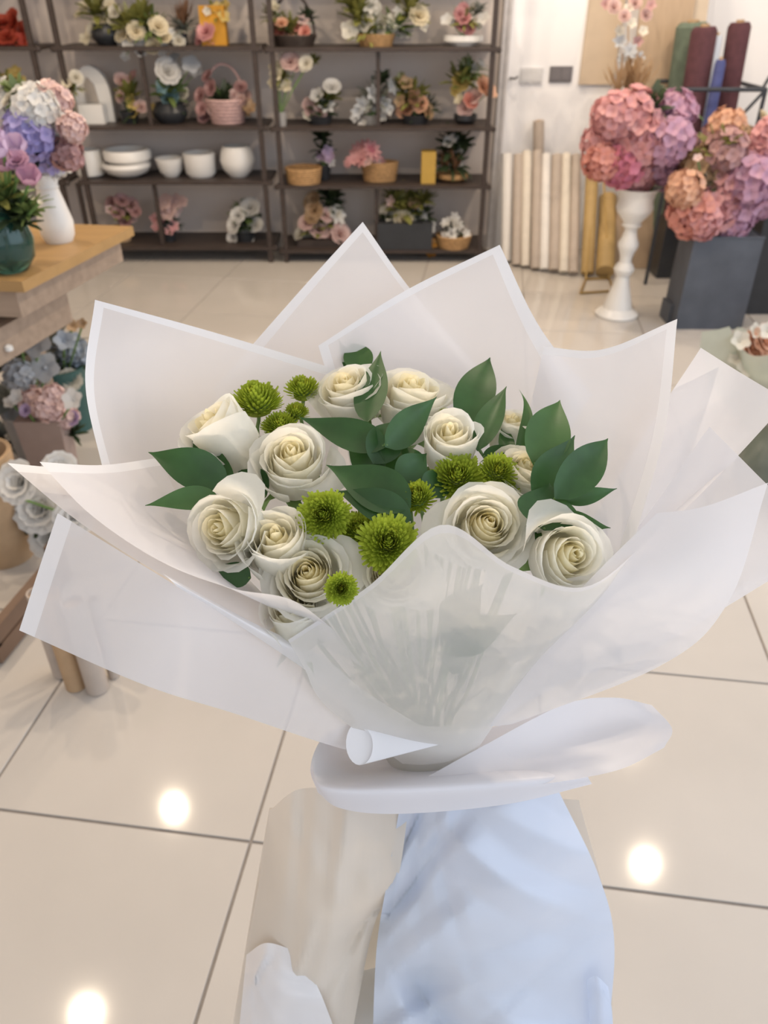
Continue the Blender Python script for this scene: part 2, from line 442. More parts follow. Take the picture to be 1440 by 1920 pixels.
def rose(px, py, kind, axis, label, dt=0.0, scale=1.0, spin=0.0):
    """px,py: middle of the bloom; axis = (right, towards the viewer along the floor, up)"""
    ax = Vector((axis[0], -axis[1], axis[2])).normalized()
    c = P(px, py, depth_at(px, py) + dt); q = rot_to(ax, spin)
    base = c - ax * 0.030 * scale
    root = thing('rose', label, 'rose', base, 'white roses in the bouquet')
    M = MW[root.name] @ q.to_matrix().to_4x4() @ Matrix.Scale(scale, 4)
    for me, mi in ROSES[kind]: inst('petal', me, PET[mi], root, M)
    inst('calyx', CALYX, M_sepal, root, M)
    stem_to_waist(base - ax * 0.010 * scale, ax, root)
    return root
rose(425, 822, 'bud', (-0.55, 0.05, 0.85), 'creamy white rose seen from its side, farthest left, below a green button bloom', 0.0, 1.28, 0.5)
rose(548, 868, 'half', (0.03, 0.35, 0.93), 'large half-open creamy rose left of the dark central leaves', -0.005, 1.18, 1.0)
rose(430, 992, 'half', (-0.45, 0.75, 0.62), 'creamy rose facing left just above the left paper rim', -0.005, 1.12, 2.3)
rose(522, 1030, 'bud', (-0.05, 0.30, 0.95), 'white rose seen from its side between two open creamy roses', 0.012, 1.12, 0.2)
rose(578, 1078, 'open', (-0.05, 0.55, 0.83), 'wide open creamy rose facing the viewer near the lower left rim', 0.012, 1.06, 2.0)
rose(655, 738, 'half', (-0.25, 0.18, 0.95), 'white rose at the back left of the tallest single leaf', 0.0, 1.1, 4.0)
rose(770, 752, 'half', (0.10, 0.06, 1.0), 'white rose at the back, right of the tallest single leaf', 0.012, 1.30, 2.0)
rose(842, 836, 'bud', (0.02, 0.25, 0.95), 'small bluish white rosebud behind the right green button blooms', 0.0, 1.02, 3.0)
rose(912, 985, 'open', (0.10, 0.62, 0.78), 'large wide open white rose right of centre over the front paper', -0.010, 1.08, 5.0)
rose(1060, 1042, 'half', (0.28, 0.70, 0.66), 'creamy rose at the far right tucked against the front paper', -0.002, 1.10, 3.6)
rose(978, 893, 'half', (0.25, 0.15, 0.9), 'half-hidden white rose between green button blooms and right leaves', 0.012, 1.0, 1.6)
rose(738, 1075, 'half', (-0.1, 0.5, 0.8), 'creamy rose mostly hidden behind the middle front paper', 0.022, 1.05, 0.9)
rose(552, 1160, 'bud', (-0.1, 0.15, 1.0), 'pale rose lying lowest behind the left front paper rim', 0.05, 1.0, 2.6)
rose(955, 815, 'bud', (0.1, 0.0, 1.0), 'cream rosebud glimpsed behind the narrow upright right leaves', 0.03, 0.85, 0.6)

M_ch = thin('button_bloom_green', (0.42, 0.52, 0.06), 0.35, 0, 0.22, 90, 0.03); M_ch2 = thin('button_bloom_yellow_green', (0.50, 0.50, 0.05), 0.35, 0, 0.2, 90, 0.03)
def mum_geo(n, seed, lo, hi, ln, wd, rcore):
    q = random.Random(seed); g = G()
    for k in range(n):
        f = (k + 0.5) / n; th = k * 2.399963; el = lo + (hi - lo) * f            # polar angle from the axis
        d = Vector((math.sin(el) * math.cos(th), math.sin(el) * math.sin(th), math.cos(el)))
        side = Vector((-math.sin(th), math.cos(th), 0)); up = d.cross(side).normalized()
        if up.z < 0: up = -up
        L_ = ln * q.uniform(0.8, 1.15); st = d * rcore * 0.6
        rows = []
        for i in range(4):
            v = i / 3; p = st + d * (L_ * v) + up * (L_ * 0.34 * v * v * (0.4 + f)); ww = wd * (0.6 + 0.8 * v if v < 0.8 else 0.6)
            rows.append([p - side * ww + up * ww * 0.5, p, p + side * ww + up * ww * 0.5])
        g.grid(rows)
    if hi > 1: g.lathe([(rcore * 1.05 * math.sin(a), rcore * 1.05 * math.cos(a)) for a in [0.05 + i * 1.9 / 8 for i in range(9)]], n=16)
    return g
MUM = [mesh_from('florets', mum_geo(260, 3, 0.05, 1.75, 0.0165, 0.0015, 0.011), True, None), mesh_from('florets', mum_geo(220, 5, 0.05, 1.75, 0.0155, 0.0015, 0.011), True, None)]
MUMC = mesh_from('eye', mum_geo(60, 4, 0.02, 0.75, 0.0135, 0.0009, 0.010), True, None)
MUMX = mesh_from('calyx', G().lathe([(0.0, -0.006), (0.004, -0.006), (0.010, 0.0), (0.0115, 0.005), (0.0, 0.010)], n=12)); MUMX.materials.append(M_sepal)
def mum(px, py, rad_px, axis, label, dt=0.0, flat=0.8, v=0):
    ax = Vector((axis[0], -axis[1], axis[2])).normalized(); t = depth_at(px, py) + dt; c = P(px, py, t)
    sc = rad_px * t / FPX / 0.0235; q = rot_to(ax, rnd.uniform(0, 6)); base = c - ax * 0.006 * sc
    root = thing('chrysanthemum', label, 'chrysanthemum', base, 'green button chrysanthemums in the bouquet')
    M = MW[root.name] @ q.to_matrix().to_4x4() @ Matrix.Diagonal((sc, sc, sc * flat, 1))
    o = inst('florets', MUM[v], M_ch, root, M); o['kind'] = 'stuff'
    inst('eye', MUMC, M_ch2, root, M @ Matrix.Translation((0, 0, 0.002)))['kind'] = 'stuff'
    inst('calyx', MUMX, M_sepal, root, M)
    stem_to_waist(base - ax * 0.004 * sc, ax, root, 0.0018)
mum(482, 752, 53, (-0.05, 0.0, 1.0), 'largest green button bloom at the upper left, seen from its side', 0.0, 0.9)
mum(568, 730, 38, (0.0, 0.05, 1.0), 'green button bloom at the back beside the back left white rose', 0.01, 0.9, 1)
mum(556, 772, 26, (0.1, 0.0, 1.0), 'small green button bud just under the back green bloom', 0.01, 0.9, 1)
mum(527, 798, 38, (0.0, 0.2, 1.0), 'green button bloom peeping out above the large half-open rose', 0.008, 0.8)
mum(607, 966, 53, (-0.15, 0.75, 0.65), 'round green button bloom left of centre facing the viewer', -0.012, 0.8)
mum(672, 992, 42, (0.0, 0.4, 0.9), 'dark green button bloom wedged between two larger green blooms', 0.008, 0.8, 1)
mum(728, 1018, 62, (0.05, 0.6, 0.8), 'widest green button bloom at centre just over the front paper', -0.008, 0.75)
mum(640, 1104, 35, (0.1, 0.8, 0.6), 'small green button bloom lowest of all beside the open rose', -0.02, 0.8, 1)
mum(783, 934, 38, (-0.15, 0.35, 0.9), 'yellowish green half-closed button bloom at the centre on a bare stem', -0.005, 1.15, 1)
mum(858, 893, 54, (-0.1, 0.45, 0.9), 'green button bloom below the small bluish rosebud', -0.004, 0.75)
mum(935, 884, 42, (0.15, 0.5, 0.85), 'yellow-centred green button bloom nearest the right leaves', -0.008, 0.85, 1)
mum(942, 918, 34, (0.2, 0.4, 0.9), 'green button bloom mostly hidden behind the large right rose', 0.004, 0.8)
mum(834, 778, 17, (0.0, 0.0, 1.0), 'tiny pale green bud above the small bluish rosebud', 0.01, 1.0, 1)

M_leaf = [thin('ruscus_leaf', (0.036, 0.098, 0.030), 0.16, 0, 0.25, 35, 0.04, 0.4, (0.10, 0.28, 0.03)), thin('ruscus_leaf_light', (0.058, 0.135, 0.040), 0.2, 0, 0.2, 35, 0.04, 0.4, (0.14, 0.32, 0.05))]
def leaf_geo(a, b, wd, face, fold=0.22, bend=0.12, nv=16):
    """leaf from point a to tip b, width wd, blade turned towards the direction face"""
    d = b - a; L_ = d.length; d.normalize(); side = d.cross(Vector(face)).normalized(); nor = side.cross(d).normalized()
    rows = []
    for i in range(nv):
        v = i / (nv - 1)
        wv = wd * (1.22 * math.sin(math.pi * v ** 0.72) ** 0.9 * (1 - v) ** 0.22 * (1 - 0.35 * v ** 4) + 0.03 * (1 - v)) * 0.5 if v < 1 else 0.0002
        p = a + d * (L_ * v) + nor * (bend * L_ * math.sin(math.pi * v))
        rows.append([p + side * (wv * u) + nor * (fold * abs(u) ** 1.3 * wv) for u in (-1, -0.5, 0, 0.5, 1)])
    return G().grid(rows)
def sprig(label, leaves, group='ruscus sprigs in the bouquet'):
    """leaves: (base px,py,dt, tip px,py,dt, width_px, face, light)"""
    pts = []
    for (bx, by, bd, tx, ty, td, wp, face, li) in leaves:
        a = P(bx, by, depth_at(bx, by) + bd); b = P(tx, ty, depth_at(tx, ty) + td); pts.append((a, b, 0.9 * wp * depth_at(bx, by) / FPX, face, li))
    base = sum((p[0] for p in pts), Vector()) / len(pts)
    root = thing('ruscus_sprig', label, 'leaf sprig', base, group)
    for a, b, wd, face, li in pts:
        obj('leaf', leaf_geo(a, b, wd, Vector((face[0], -face[1], face[2])), rnd.uniform(0.15, 0.3), rnd.uniform(-0.02, 0.12)), M_leaf[li], root, sharp=None)
    top = max((p[0] for p in pts), key=lambda p: p.z)
    g = G()
    for a, b, wd, face, li in pts: g.tube([a + (b - a) * 0.03, base + Vector((0, 0, -0.012)), base + (WAIST - base) * 0.15], 0.0012, 5)
    obj('twig', g, M_stem, root)
    stem_to_waist(base + (WAIST - base) * 0.14, base - WAIST, root, 0.0018)
F1 = (0.1, 0.9, 0.45)
sprig('dark ruscus sprig at the centre back with the tallest upright leaf',
      [(688, 792, -0.02, 714, 658, -0.015, 64, (-0.2, 0.9, 0.3), 0), (672, 712, 0.03, 634, 636, 0.035, 30, F1, 0), (680, 702, 0.03, 661, 642, 0.035, 58, F1, 1),
       (722, 838, -0.025, 819, 744, -0.02, 62, (0.2, 0.9, 0.4), 0), (724, 838, -0.02, 560, 782, -0.02, 66, (0.0, 0.6, 0.8), 0), (700, 870, -0.01, 735, 790, -0.01, 70, F1, 0), (720, 890, 0.0, 650, 830, 0.0, 60, F1, 0)])
sprig('broad dark ruscus leaves lying across the middle of the bouquet',
      [(770, 952, -0.012, 612, 872, -0.015, 92, (0.1, 0.6, 0.8), 0), (772, 975, -0.006, 628, 920, -0.008, 66, (0.1, 0.7, 0.7), 0), (745, 905, -0.005, 800, 850, -0.01, 68, F1, 0), (800, 930, 0.0, 830, 880, 0.0, 60, F1, 0), (770, 900, 0.0, 735, 830, 0.0, 80, F1, 0)])
sprig('upright pointed ruscus leaves behind the small bluish rosebud',
      [(868, 800, 0.012, 919, 670, 0.02, 78, (-0.2, 0.9, 0.3), 0), (895, 846, -0.002, 950, 724, 0.005, 54, (-0.35, 0.9, 0.3), 0), (965, 862, 0.01, 973, 730, 0.02, 34, (0.3, 0.9, 0.3), 1), (950, 862, 0.008, 944, 792, 0.015, 34, F1, 1), (905, 855, 0.006, 965, 835, 0.006, 26, F1, 0)])
sprig('fan of broad ruscus leaves on the right beside the farthest right rose',
      [(1000, 872, -0.01, 1050, 750, -0.002, 88, (-0.1, 0.9, 0.4), 1), (1006, 945, -0.015, 1078, 816, -0.01, 86, (-0.1, 0.9, 0.4), 0), (1040, 935, -0.02, 1140, 822, -0.012, 74, (-0.2, 0.9, 0.45), 0),
       (1060, 940, -0.006, 1157, 916, -0.008, 32, (0.0, 0.9, 0.6), 0), (1020, 995, -0.012, 1030, 905, -0.018, 118, (0.0, 0.9, 0.5), 0), (1040, 975, -0.005, 1145, 990, -0.012, 44, (0.0, 0.8, 0.6), 0), (1010, 985, 0.0, 980, 1000, 0.0, 60, F1, 0), (1000, 880, 0.005, 960, 868, 0.005, 24, F1, 0)])
sprig('ruscus leaves on the left resting against the left paper',
      [(428, 905, -0.006, 278, 848, -0.015, 76, (-0.1, 0.7, 0.7), 0), (410, 932, -0.006, 272, 948, -0.016, 46, (0.0, 0.7, 0.75), 1), (440, 915, 0.01, 345, 812, 0.01, 64, (-0.2, 0.7, 0.6), 0), (500, 930, 0.02, 445, 880, 0.02, 70, F1, 0), (470, 1085, 0.02, 400, 1062, 0.015, 50, F1, 0)])
sprig('ruscus leaves showing dimly through the middle front paper',
      [(830, 1200, 0.056, 970, 1150, 0.029, 88, (0.0, 0.9, 0.4), 0), (835, 1180, 0.055, 905, 1095, 0.036, 90, (0.0, 0.9, 0.4), 0), (880, 1245, 0.085, 818, 1222, 0.072, 64, (0.0, 0.9, 0.3), 0)])

rows_ = []
for i in range(10):
    v = i / 9; r_ = 0.026 + 0.034 * v ** 1.2
    rows_.append([WAIST + Vector((r_ * 1.25 * math.cos(a) * (1 + .04 * math.sin(4 * a)), r_ * math.sin(a) * (1 + .04 * math.sin(3 * a)), -0.03 + 0.155 * v)) for a in [j * 6.283185 / 36 for j in range(37)]])
single('stem_liner', G().grid(rows_), thin('pale_liner', (.90, .88, .85), .4, 0, .03, 12), 'added pale paper cone screening the stems and their shadows inside the wrapping', 'wrapping paper', WAIST - Vector((0, 0, .03)), sharp=None)  # added liner, keeps stem shadows off the front film
# ================================================================== BOUQUET: papers in front of and around the flowers
paper('inner white sheet whose corner points farthest to the left picture edge',
      [[P(14, 868, .605), P(130, 965, .585), P(240, 1040, .567), P(360, 1110, .562), P(500, 1185, .58)], [P(100, 876, .635), P(200, 960, .62), P(300, 1030, .60), P(400, 1090, .592), P(530, 1165, .60)], [P(230, 880, .68), P(300, 950, .66), P(380, 1020, .645), P(460, 1090, .64), P(560, 1150, .635)]],
      ('l',), (30, 16), seed=11, wave=0.001)
paper('inner white sheet curving round the left roses as a smooth scoop',
      [[P(74, 866, .592), P(170, 965, .57), P(300, 1052, .552), P(430, 1102, .542), P(545, 1124, .542), P(628, 1182, .568)], [P(190, 872, .635), P(262, 950, .62), P(350, 1025, .60), P(455, 1112, .578), P(560, 1160, .578), P(645, 1205, .60)], [P(300, 858, .69), P(335, 930, .685), P(400, 1010, .68), P(480, 1100, .64), P(590, 1200, .632), P(680, 1250, .645)]],
      ('l',), (34, 16), seed=12, wave=0.001)
paper('large frosted sheet folded across the middle front, leaves showing through',
      [[P(540, 1200, .575), P(690, 1100, .553), P(828, 984, .542), P(960, 1062, .542), P(1100, 1100, .545), P(1230, 1000, .56)],
       [P(570, 1252, .592), P(715, 1180, .562), P(840, 1120, .550), P(960, 1160, .550), P(1060, 1170, .556), P(1130, 1120, .57)],
       [P(615, 1328, .642), P(735, 1295, .612), P(830, 1275, .602), P(900, 1280, .604), P(970, 1272, .615), P(1010, 1240, .63)],
       [P(755, 1432, .722), P(785, 1434, .716), P(815, 1432, .712), P(840, 1428, .712), P(868, 1418, .714), P(895, 1405, .718)]],
      ('t',), (44, 30), m=M_film_clear, mb=M_film, seed=13, wave=0.0006)
paper('smooth frosted sheet sweeping out from the waist to the lower right',
      [[P(1232, 962, .560), P(1320, 950, .556), P(1440, 905, .560)], [P(1110, 1082, .560), P(1230, 1105, .553), P(1365, 1130, .566)], [P(1000, 1205, .602), P(1100, 1232, .598), P(1235, 1250, .612)], [P(905, 1362, .69), P(925, 1362, .688), P(960, 1358, .692)]],
      (), (26, 34), seed=14, wave=0.0006)
paper('large cream-lit frosted sheet flaring out to the lower left corner',
      [[P(108, 962, .572), P(330, 1098, .548), P(490, 1195, .585), P(615, 1285, .642), P(690, 1372, .69)], [P(72, 1070, .560), P(300, 1188, .545), P(465, 1270, .590), P(600, 1345, .648), P(690, 1395, .70)], [P(36, 1182, .560), P(270, 1284, .552), P(440, 1338, .602), P(595, 1390, .66), P(700, 1420, .712)]],
      ('l',), (40, 24), seed=15, wave=0.0006)
paper('narrow white rolled lip of the left front sheet running down to the curl',
      [[P(305, 1075, .552), P(470, 1165, .572), P(600, 1228, .605), P(690, 1300, .645), P(828, 1384, .694)], [P(318, 1086, .542), P(480, 1180, .567), P(610, 1258, .612), P(680, 1335, .650), P(790, 1400, .690)], [P(332, 1100, .546), P(490, 1200, .582), P(614, 1288, .640), P(668, 1352, .664), P(700, 1385, .672)]],
      (), (40, 14), m=M_border, seed=16)
# curl: a rolled cone of film at the waist
def cone_rows():
    apex = P(832, 1394, .684); c = P(676, 1396, .668); ux = P(706, 1396, .668) - c; uy = P(676, 1350, .668) - c
    rows = []
    for i in range(12):
        v = i / 11; row = []
        for j in range(26):
            a = R(60) + R(395) * j / 25; k = 1 - 0.30 * j / 25
            p = c + ux * (math.cos(a) * k) + uy * (math.sin(a) * k)
            row.append(p + (apex - p) * v)
        rows.append(row)
    return rows
single('paper_curl', G().grid(cone_rows()), M_border, 'small rolled paper curl at the waist of the bouquet', 'wrapping paper', P(700, 1436, .70), sharp=None)
paper('wide curling paper collar tied round the waist below the curl',
      [[P(668, 1352, .725), P(705, 1385, .765), P(790, 1395, .775), P(930, 1362, .775), P(1070, 1318, .765)], [P(608, 1380, .715), P(650, 1436, .755), P(770, 1440, .765), P(950, 1412, .765), P(1080, 1385, .755)],
       [P(582, 1438, .69), P(612, 1472, .670), P(750, 1474, .668), P(950, 1462, .680), P(1100, 1450, .70)], [P(596, 1486, .70), P(640, 1516, .69), P(750, 1526, .69), P(950, 1508, .698), P(1110, 1470, .71)]],
      (), (48, 30), m=M_collar, seed=17)
paper('broad rounded bluish paper lobe of the collar on the right',
      [[P(788, 1464, .70), P(900, 1402, .712), P(1055, 1322, .722), P(1150, 1308, .722), P(1222, 1322, .718)], [P(850, 1470, .692), P(960, 1432, .708), P(1080, 1385, .722), P(1180, 1360, .72), P(1260, 1366, .70)], [P(910, 1484, .69), P(990, 1474, .686), P(1085, 1460, .685), P(1170, 1440, .688), P(1245, 1402, .695)]],
      (), (48, 26), m=M_collar, seed=18)
single('stem_binding', G().lathe([(0.026, -0.075), (0.030, -0.06), (0.028, -0.03), (0.024, -0.01)], WAIST, 24), M_border, 'white band wrapped round the stems at the waist', 'binding', WAIST - Vector((0, 0, 0.075)))
# tail
paper('back tissue sheet of the bouquet tail, seen in the dark gap', [[P(505, 1515, .80), P(800, 1480, .82), P(1085, 1500, .80)], [P(470, 1720, .86), P(800, 1720, .88), P(1140, 1720, .86)], [P(430, 1960, .93), P(800, 1960, .95), P(1150, 1960, .93)]],
      (), (26, 20), m=M_tissue_warm, seed=21, crumple=0.012, cat='tissue paper', name='tissue_sheet')
paper('tissue tail with painted warm light hanging below the collar on the left',
      [[P(505, 1520, .795), P(560, 1480, .745), P(650, 1480, .725), P(770, 1480, .735)], [P(488, 1640, .82), P(556, 1650, .762), P(640, 1650, .750), P(745, 1650, .765)], [P(460, 1790, .85), P(550, 1800, .79), P(630, 1800, .785), P(700, 1740, .81)], [P(432, 1965, .89), P(545, 1965, .84), P(600, 1965, .835), P(655, 1965, .85)]],
      (), (34, 30), m=M_tissue_warm, seed=22, crumple=0.016, cat='tissue paper', name='tissue_sheet')
paper('pale tissue lump at the foot of the tail on the left', [[P(462, 1790, .83), P(500, 1768, .80), P(560, 1785, .79)], [P(455, 1860, .83), P(510, 1850, .795), P(600, 1860, .80)], [P(445, 1965, .85), P(530, 1965, .82), P(640, 1965, .82)]],
      (), (22, 18), m=M_border, seed=23, crumple=0.008, cat='tissue paper', name='tissue_sheet')
paper('crumpled tissue tail with painted cool light hanging below the collar on the right',
      [[P(755, 1480, .725), P(850, 1480, .70), P(950, 1480, .70), P(1045, 1478, .735)], [P(728, 1640, .755), P(830, 1640, .725), P(960, 1640, .725), P(1122, 1640, .785)], [P(706, 1780, .785), P(820, 1790, .755), P(970, 1790, .755), P(1152, 1770, .82)], [P(698, 1965, .82), P(820, 1970, .80), P(980, 1970, .80), P(1138, 1965, .85)]],
      (), (60, 60), m=M_tissue_cool, seed=29, crumple=0.03, cat='tissue paper', name='tissue_sheet')
paper('small stray tissue fold at the lower right of the tail', [[P(1100, 1838, .80), P(1118, 1830, .79), P(1140, 1850, .80)], [P(1104, 1890, .81), P(1125, 1885, .80), P(1148, 1900, .81)], [P(1108, 1965, .83), P(1130, 1965, .82), P(1150, 1965, .83)]],
      (), (10, 12), m=M_tissue_cool, seed=25, crumple=0.004, cat='tissue paper', name='tissue_sheet')
# what carries the bouquet: a low stool, hidden below the tail
sc_ = P(800, 1900, .845); sx_, sy_ = sc_.x, sc_.y + 0.01
t = thing('display_stool', 'low round white stool under the bouquet tail', 'stool', (sx_, sy_, 0))
obj('seat', G().lathe([(0, 0.455), (0.115, 0.455), (0.12, 0.462), (0.12, 0.485), (0.115, 0.49), (0, 0.49)], (sx_, sy_, 0), 32), M_metal_white, t)
for k in range(3):
    a = R(90 + 120 * k); c, s = math.cos(a), math.sin(a)
    obj('leg', G().tube([(sx_ + 0.08 * c, sy_ + 0.08 * s, 0.456), (sx_ + 0.10 * c, sy_ + 0.10 * s, 0.0)], [0.014, 0.011], 10), M_metal_white, t)

# ================================================================== BACKGROUND: flower kit (unit radius, opening along +Z)
def petal_patch(g, th, el0, el1, L_, wd, cup, M=None, n=4):
    """one petal: leaves the centre at azimuth th, rising from angle el0 to el1 above the plane"""
    c, s = math.cos(th), math.sin(th); rows = []; r = z = 0.0
    for i in range(n):
        v = i / (n - 1); wv = wd * (0.35 + 0.65 * math.sin(math.pi * min(1.0, v * 0.8 + 0.05))) * (0.55 if i == n - 1 else 1)
        rows.append([Vector((r * c - s * u * wv, r * s + c * u * wv, z + cup * abs(u) * wv)) for u in (-1, 0, 1)])
        e = el0 + (el1 - el0) * v; r += L_ / (n - 1) * math.cos(e); z += L_ / (n - 1) * math.sin(e)
    if M is not None: rows = [[M @ p for p in r_] for r_ in rows]
    g.grid(rows)
def mk(name, g): return mesh_from(name, g, True, None)
def k_rosette():
    g = G()
    for ring, (n, e0, e1, L_) in enumerate(((4, 1.4, 1.5, .5), (5, 1.1, 1.0, .65), (6, .8, .45, .85), (7, .5, .0, 1.0))):
        for k in range(n): petal_patch(g, k * 6.283 / n + ring * .5, e0, e1, L_, .30 + .10 * ring, .3)
    return g
def k_open(n=5, wd=.42, e0=.7, e1=0.0):
    g = G()
    for k in range(n): petal_patch(g, k * 6.283 / n, e0, e1, 1.0, wd, .15)
    g.lathe([(0, .22), (.1, .2), (.16, .1), (.15, 0)], n=8); return g
def k_tulip():
    g = G()
    for k in range(6): petal_patch(g, k * 6.283 / 6, .3, 2.1, 1.5, .5, .3, n=6)
    return g
def k_hydrangea(n=64, seed=1, fr=.26):
    g = G(); q = random.Random(seed)
    for k in range(n):
        zc = 1 - 1.75 * (k + .5) / n; th = k * 2.399963; r = math.sqrt(max(0, 1 - zc * zc)); d = Vector((r * math.cos(th), r * math.sin(th), zc))
        M = Matrix.Translation(d * q.uniform(.68, 1.0)) @ rot_to(d, q.uniform(0, 3)).to_matrix().to_4x4()
        for j in range(4): petal_patch(g, j * 1.5708, .5, .1, fr, fr * .58, .2, M, 3)
    return g.lathe([(0.72 * math.sin(a), 0.72 * math.cos(a)) for a in [.02 + i * 3.1 / 8 for i in range(9)]], n=12)
def k_foliage(n=26, seed=2, wd=.16):
    g = G(); q = random.Random(seed)
    for k in range(n):
        th = k * 2.399963; e0 = q.uniform(.1, 1.4); petal_patch(g, th, e0, e0 - q.uniform(.1, .9), q.uniform(.7, 1.15), wd * q.uniform(.7, 1.2), .25)
    return g
def k_spike(n=22, seed=3):
    g = G(); q = random.Random(seed)
    for k in range(n):
        th = k * 2.399963; petal_patch(g, th, q.uniform(.5, 1.5), q.uniform(.9, 1.6), q.uniform(.7, 1.2), .05, .2)
    return g
KIT = {'rosette': mk('flower', k_rosette()), 'open': mk('flower', k_open()), 'orchid': mk('flower', k_open(5, .5, .3, -.2)), 'lily': mk('flower', k_open(6, .26, .9, -.3)), 'tulip': mk('flower', k_tulip()),
       'hydrangea': mk('hydrangea_head', k_hydrangea(70, 1, .32)), 'hydrangea2': mk('hydrangea_head', k_hydrangea(58, 5, .36)), 'foliage': mk('foliage', k_foliage()), 'foliage2': mk('foliage', k_foliage(34, 9, .10)), 'spike': mk('grass_spray', k_spike()), 'daisy': mk('flower', k_open(9, .2, .4, .0))}
COL = {'white': (.82, .80, .76), 'cream': (.78, .70, .52), 'ivory': (.76, .72, .62), 'pink': (.72, .38, .38), 'palepink': (.76, .56, .52), 'dusty': (.55, .33, .32), 'rose': (.68, .24, .32), 'red': (.52, .10, .06), 'peach': (.78, .48, .33),
       'orange': (.72, .34, .06), 'yellow': (.72, .56, .20), 'lavender': (.45, .40, .72), 'lilac': (.62, .48, .66), 'teal': (.26, .42, .46), 'silver': (.56, .58, .60), 'mauve': (.60, .36, .48), 'bluegrey': (.46, .52, .60), 'brown': (.26, .14, .08), 'tan': (.50, .34, .20), 'salmon': (.74, .34, .28),
       'green': (.16, .22, .07), 'dark': (.05, .075, .035), 'olive': (.25, .25, .07), 'grey': (.24, .25, .22), 'burgundy': (.22, .05, .07)}
def cmat(c): return thin('blossom_' + c, COL[c], 0.3, 0, 0.14, 60, 0.03) if c not in ('green', 'dark', 'olive', 'grey') else thin('foliage_' + c, COL[c], 0.25, 0, 0.25, 60, 0.06)
M_dark = mat('dark_walnut_shelf', (0.050, 0.036, 0.030), 0.5, 0.2, 12, stretch=(1, 8, 8))
M_black = mat('black_ceramic', (0.03, 0.032, 0.036), 0.35, 0.1, 12); M_ceramic = mat('white_ceramic', (0.80, 0.78, 0.74), 0.3, 0.02, 8)
M_wicker = mat('tan_wicker', (0.42, 0.25, 0.11), 0.7, 0.25, 60, bump=0.5); M_mustard = mat('mustard_card', (0.52, 0.33, 0.07), 0.7, 0.06, 15); M_pinkw = mat('pink_wicker', (0.50, 0.33, 0.31), 0.7, 0.2, 60, bump=0.4)
M_slate = mat('slate_grey_zinc', (0.085, 0.095, 0.115), 0.6, 0.15, 8); M_kraft = mat('kraft_card', (0.46, 0.31, 0.18), 0.8, 0.06, 25); M_orange = mat('orange_card', (0.62, 0.30, 0.03), 0.7, 0.06, 25); M_greyglaze = mat('grey_glaze', (0.30, 0.29, 0.28), 0.4, 0.08, 12)
CM = {'black': M_black, 'white': M_ceramic, 'wicker': M_wicker, 'mustard': M_mustard, 'pinkw': M_pinkw, 'walnut': M_dark, 'slate': M_slate, 'kraft': M_kraft, 'orange': M_orange, 'grey': M_greyglaze, 'teal': mat('teal_glaze', (0.05, 0.12, 0.11), 0.3, 0.1, 12), 'taupe': mat('taupe_card', (0.36, 0.27, 0.23), 0.8, 0.05, 20), 'red': mat('red_card', (0.40, 0.06, 0.04), 0.7, 0.08, 20)}
def mpp(p): return ((p - CAM).dot(Vector((0, CP, -SP)))) / FPX      # metres per photo pixel at a point
def vessel(kind, base, wt, wb, h, m, root, sy=1.0):
    """container standing at base; returns the height at which flowers start"""
    x, y, z = base
    if kind == 'pot': obj('pot', G().lathe([(0, 0), (wb * .5, 0), (wb * .5 + (wt - wb) * .25, h * .5), (wt * .5, h), (wt * .44, h), (wb * .42, h * .3), (0, h * .3)], base, 24), m, root)
    elif kind == 'round': obj('pot', G().lathe([(0, 0), (wb * .5, 0), (wt * .5, h * .32), (wt * .52, h * .58), (wt * .40, h * .92), (wt * .42, h), (wt * .36, h), (wt * .34, h * .8), (0, h * .4)], base, 24), m, root)
    elif kind == 'box': obj('box', G().box((x - wt / 2, y - wb / 2, z), (x + wt / 2, y + wb / 2, z + h)), m, root, smooth=False)
    elif kind in ('basket', 'handle'):
        g = G(); 
        for i in range(7):
            k = i / 6; r = (wb + (wt - wb) * k) * .5
            g.tube([(x + r * math.cos(a), y + r * sy * math.sin(a), z + h * (.06 + .9 * k)) for a in [j * 6.283 / 20 for j in range(21)]], h * .085, 6, False)
        obj('weave', g, m, root); obj('liner', G().lathe([(0, .01 * h), (wb * .48, .01 * h), (wt * .48, h * .85), (0, h * .8)], base, 20, 1, sy), m, root)
        if kind == 'handle': obj('handle', G().tube([(x + wt * .46 * math.cos(a), y, z + h + wt * .75 * math.sin(a)) for a in [i * math.pi / 14 for i in range(15)]], wt * .03, 8), m, root)
    elif kind == 'dish': obj('dish', G().lathe([(0, 0), (wb * .4, 0), (wt * .5, h * .45), (wt * .5, h), (wt * .46, h), (wb * .36, h * .4), (0, h * .4)], base, 28, 1, sy), m, root)
    elif kind == 'slab': obj('box', G().add([(x - wb / 2, y - wb * .3, z), (x + wb / 2, y - wb * .3, z), (x + wb / 2, y + wb * .3, z), (x - wb / 2, y + wb * .3, z), (x - wt / 2, y - wt * .3, z + h), (x + wt / 2, y - wt * .3, z + h), (x + wt / 2, y + wt * .3, z + h), (x - wt / 2, y + wt * .3, z + h)], [(0, 3, 2, 1), (4, 5, 6, 7), (0, 1, 5, 4), (1, 2, 6, 5), (2, 3, 7, 6), (3, 0, 4, 7)]), m, root, smooth=False)
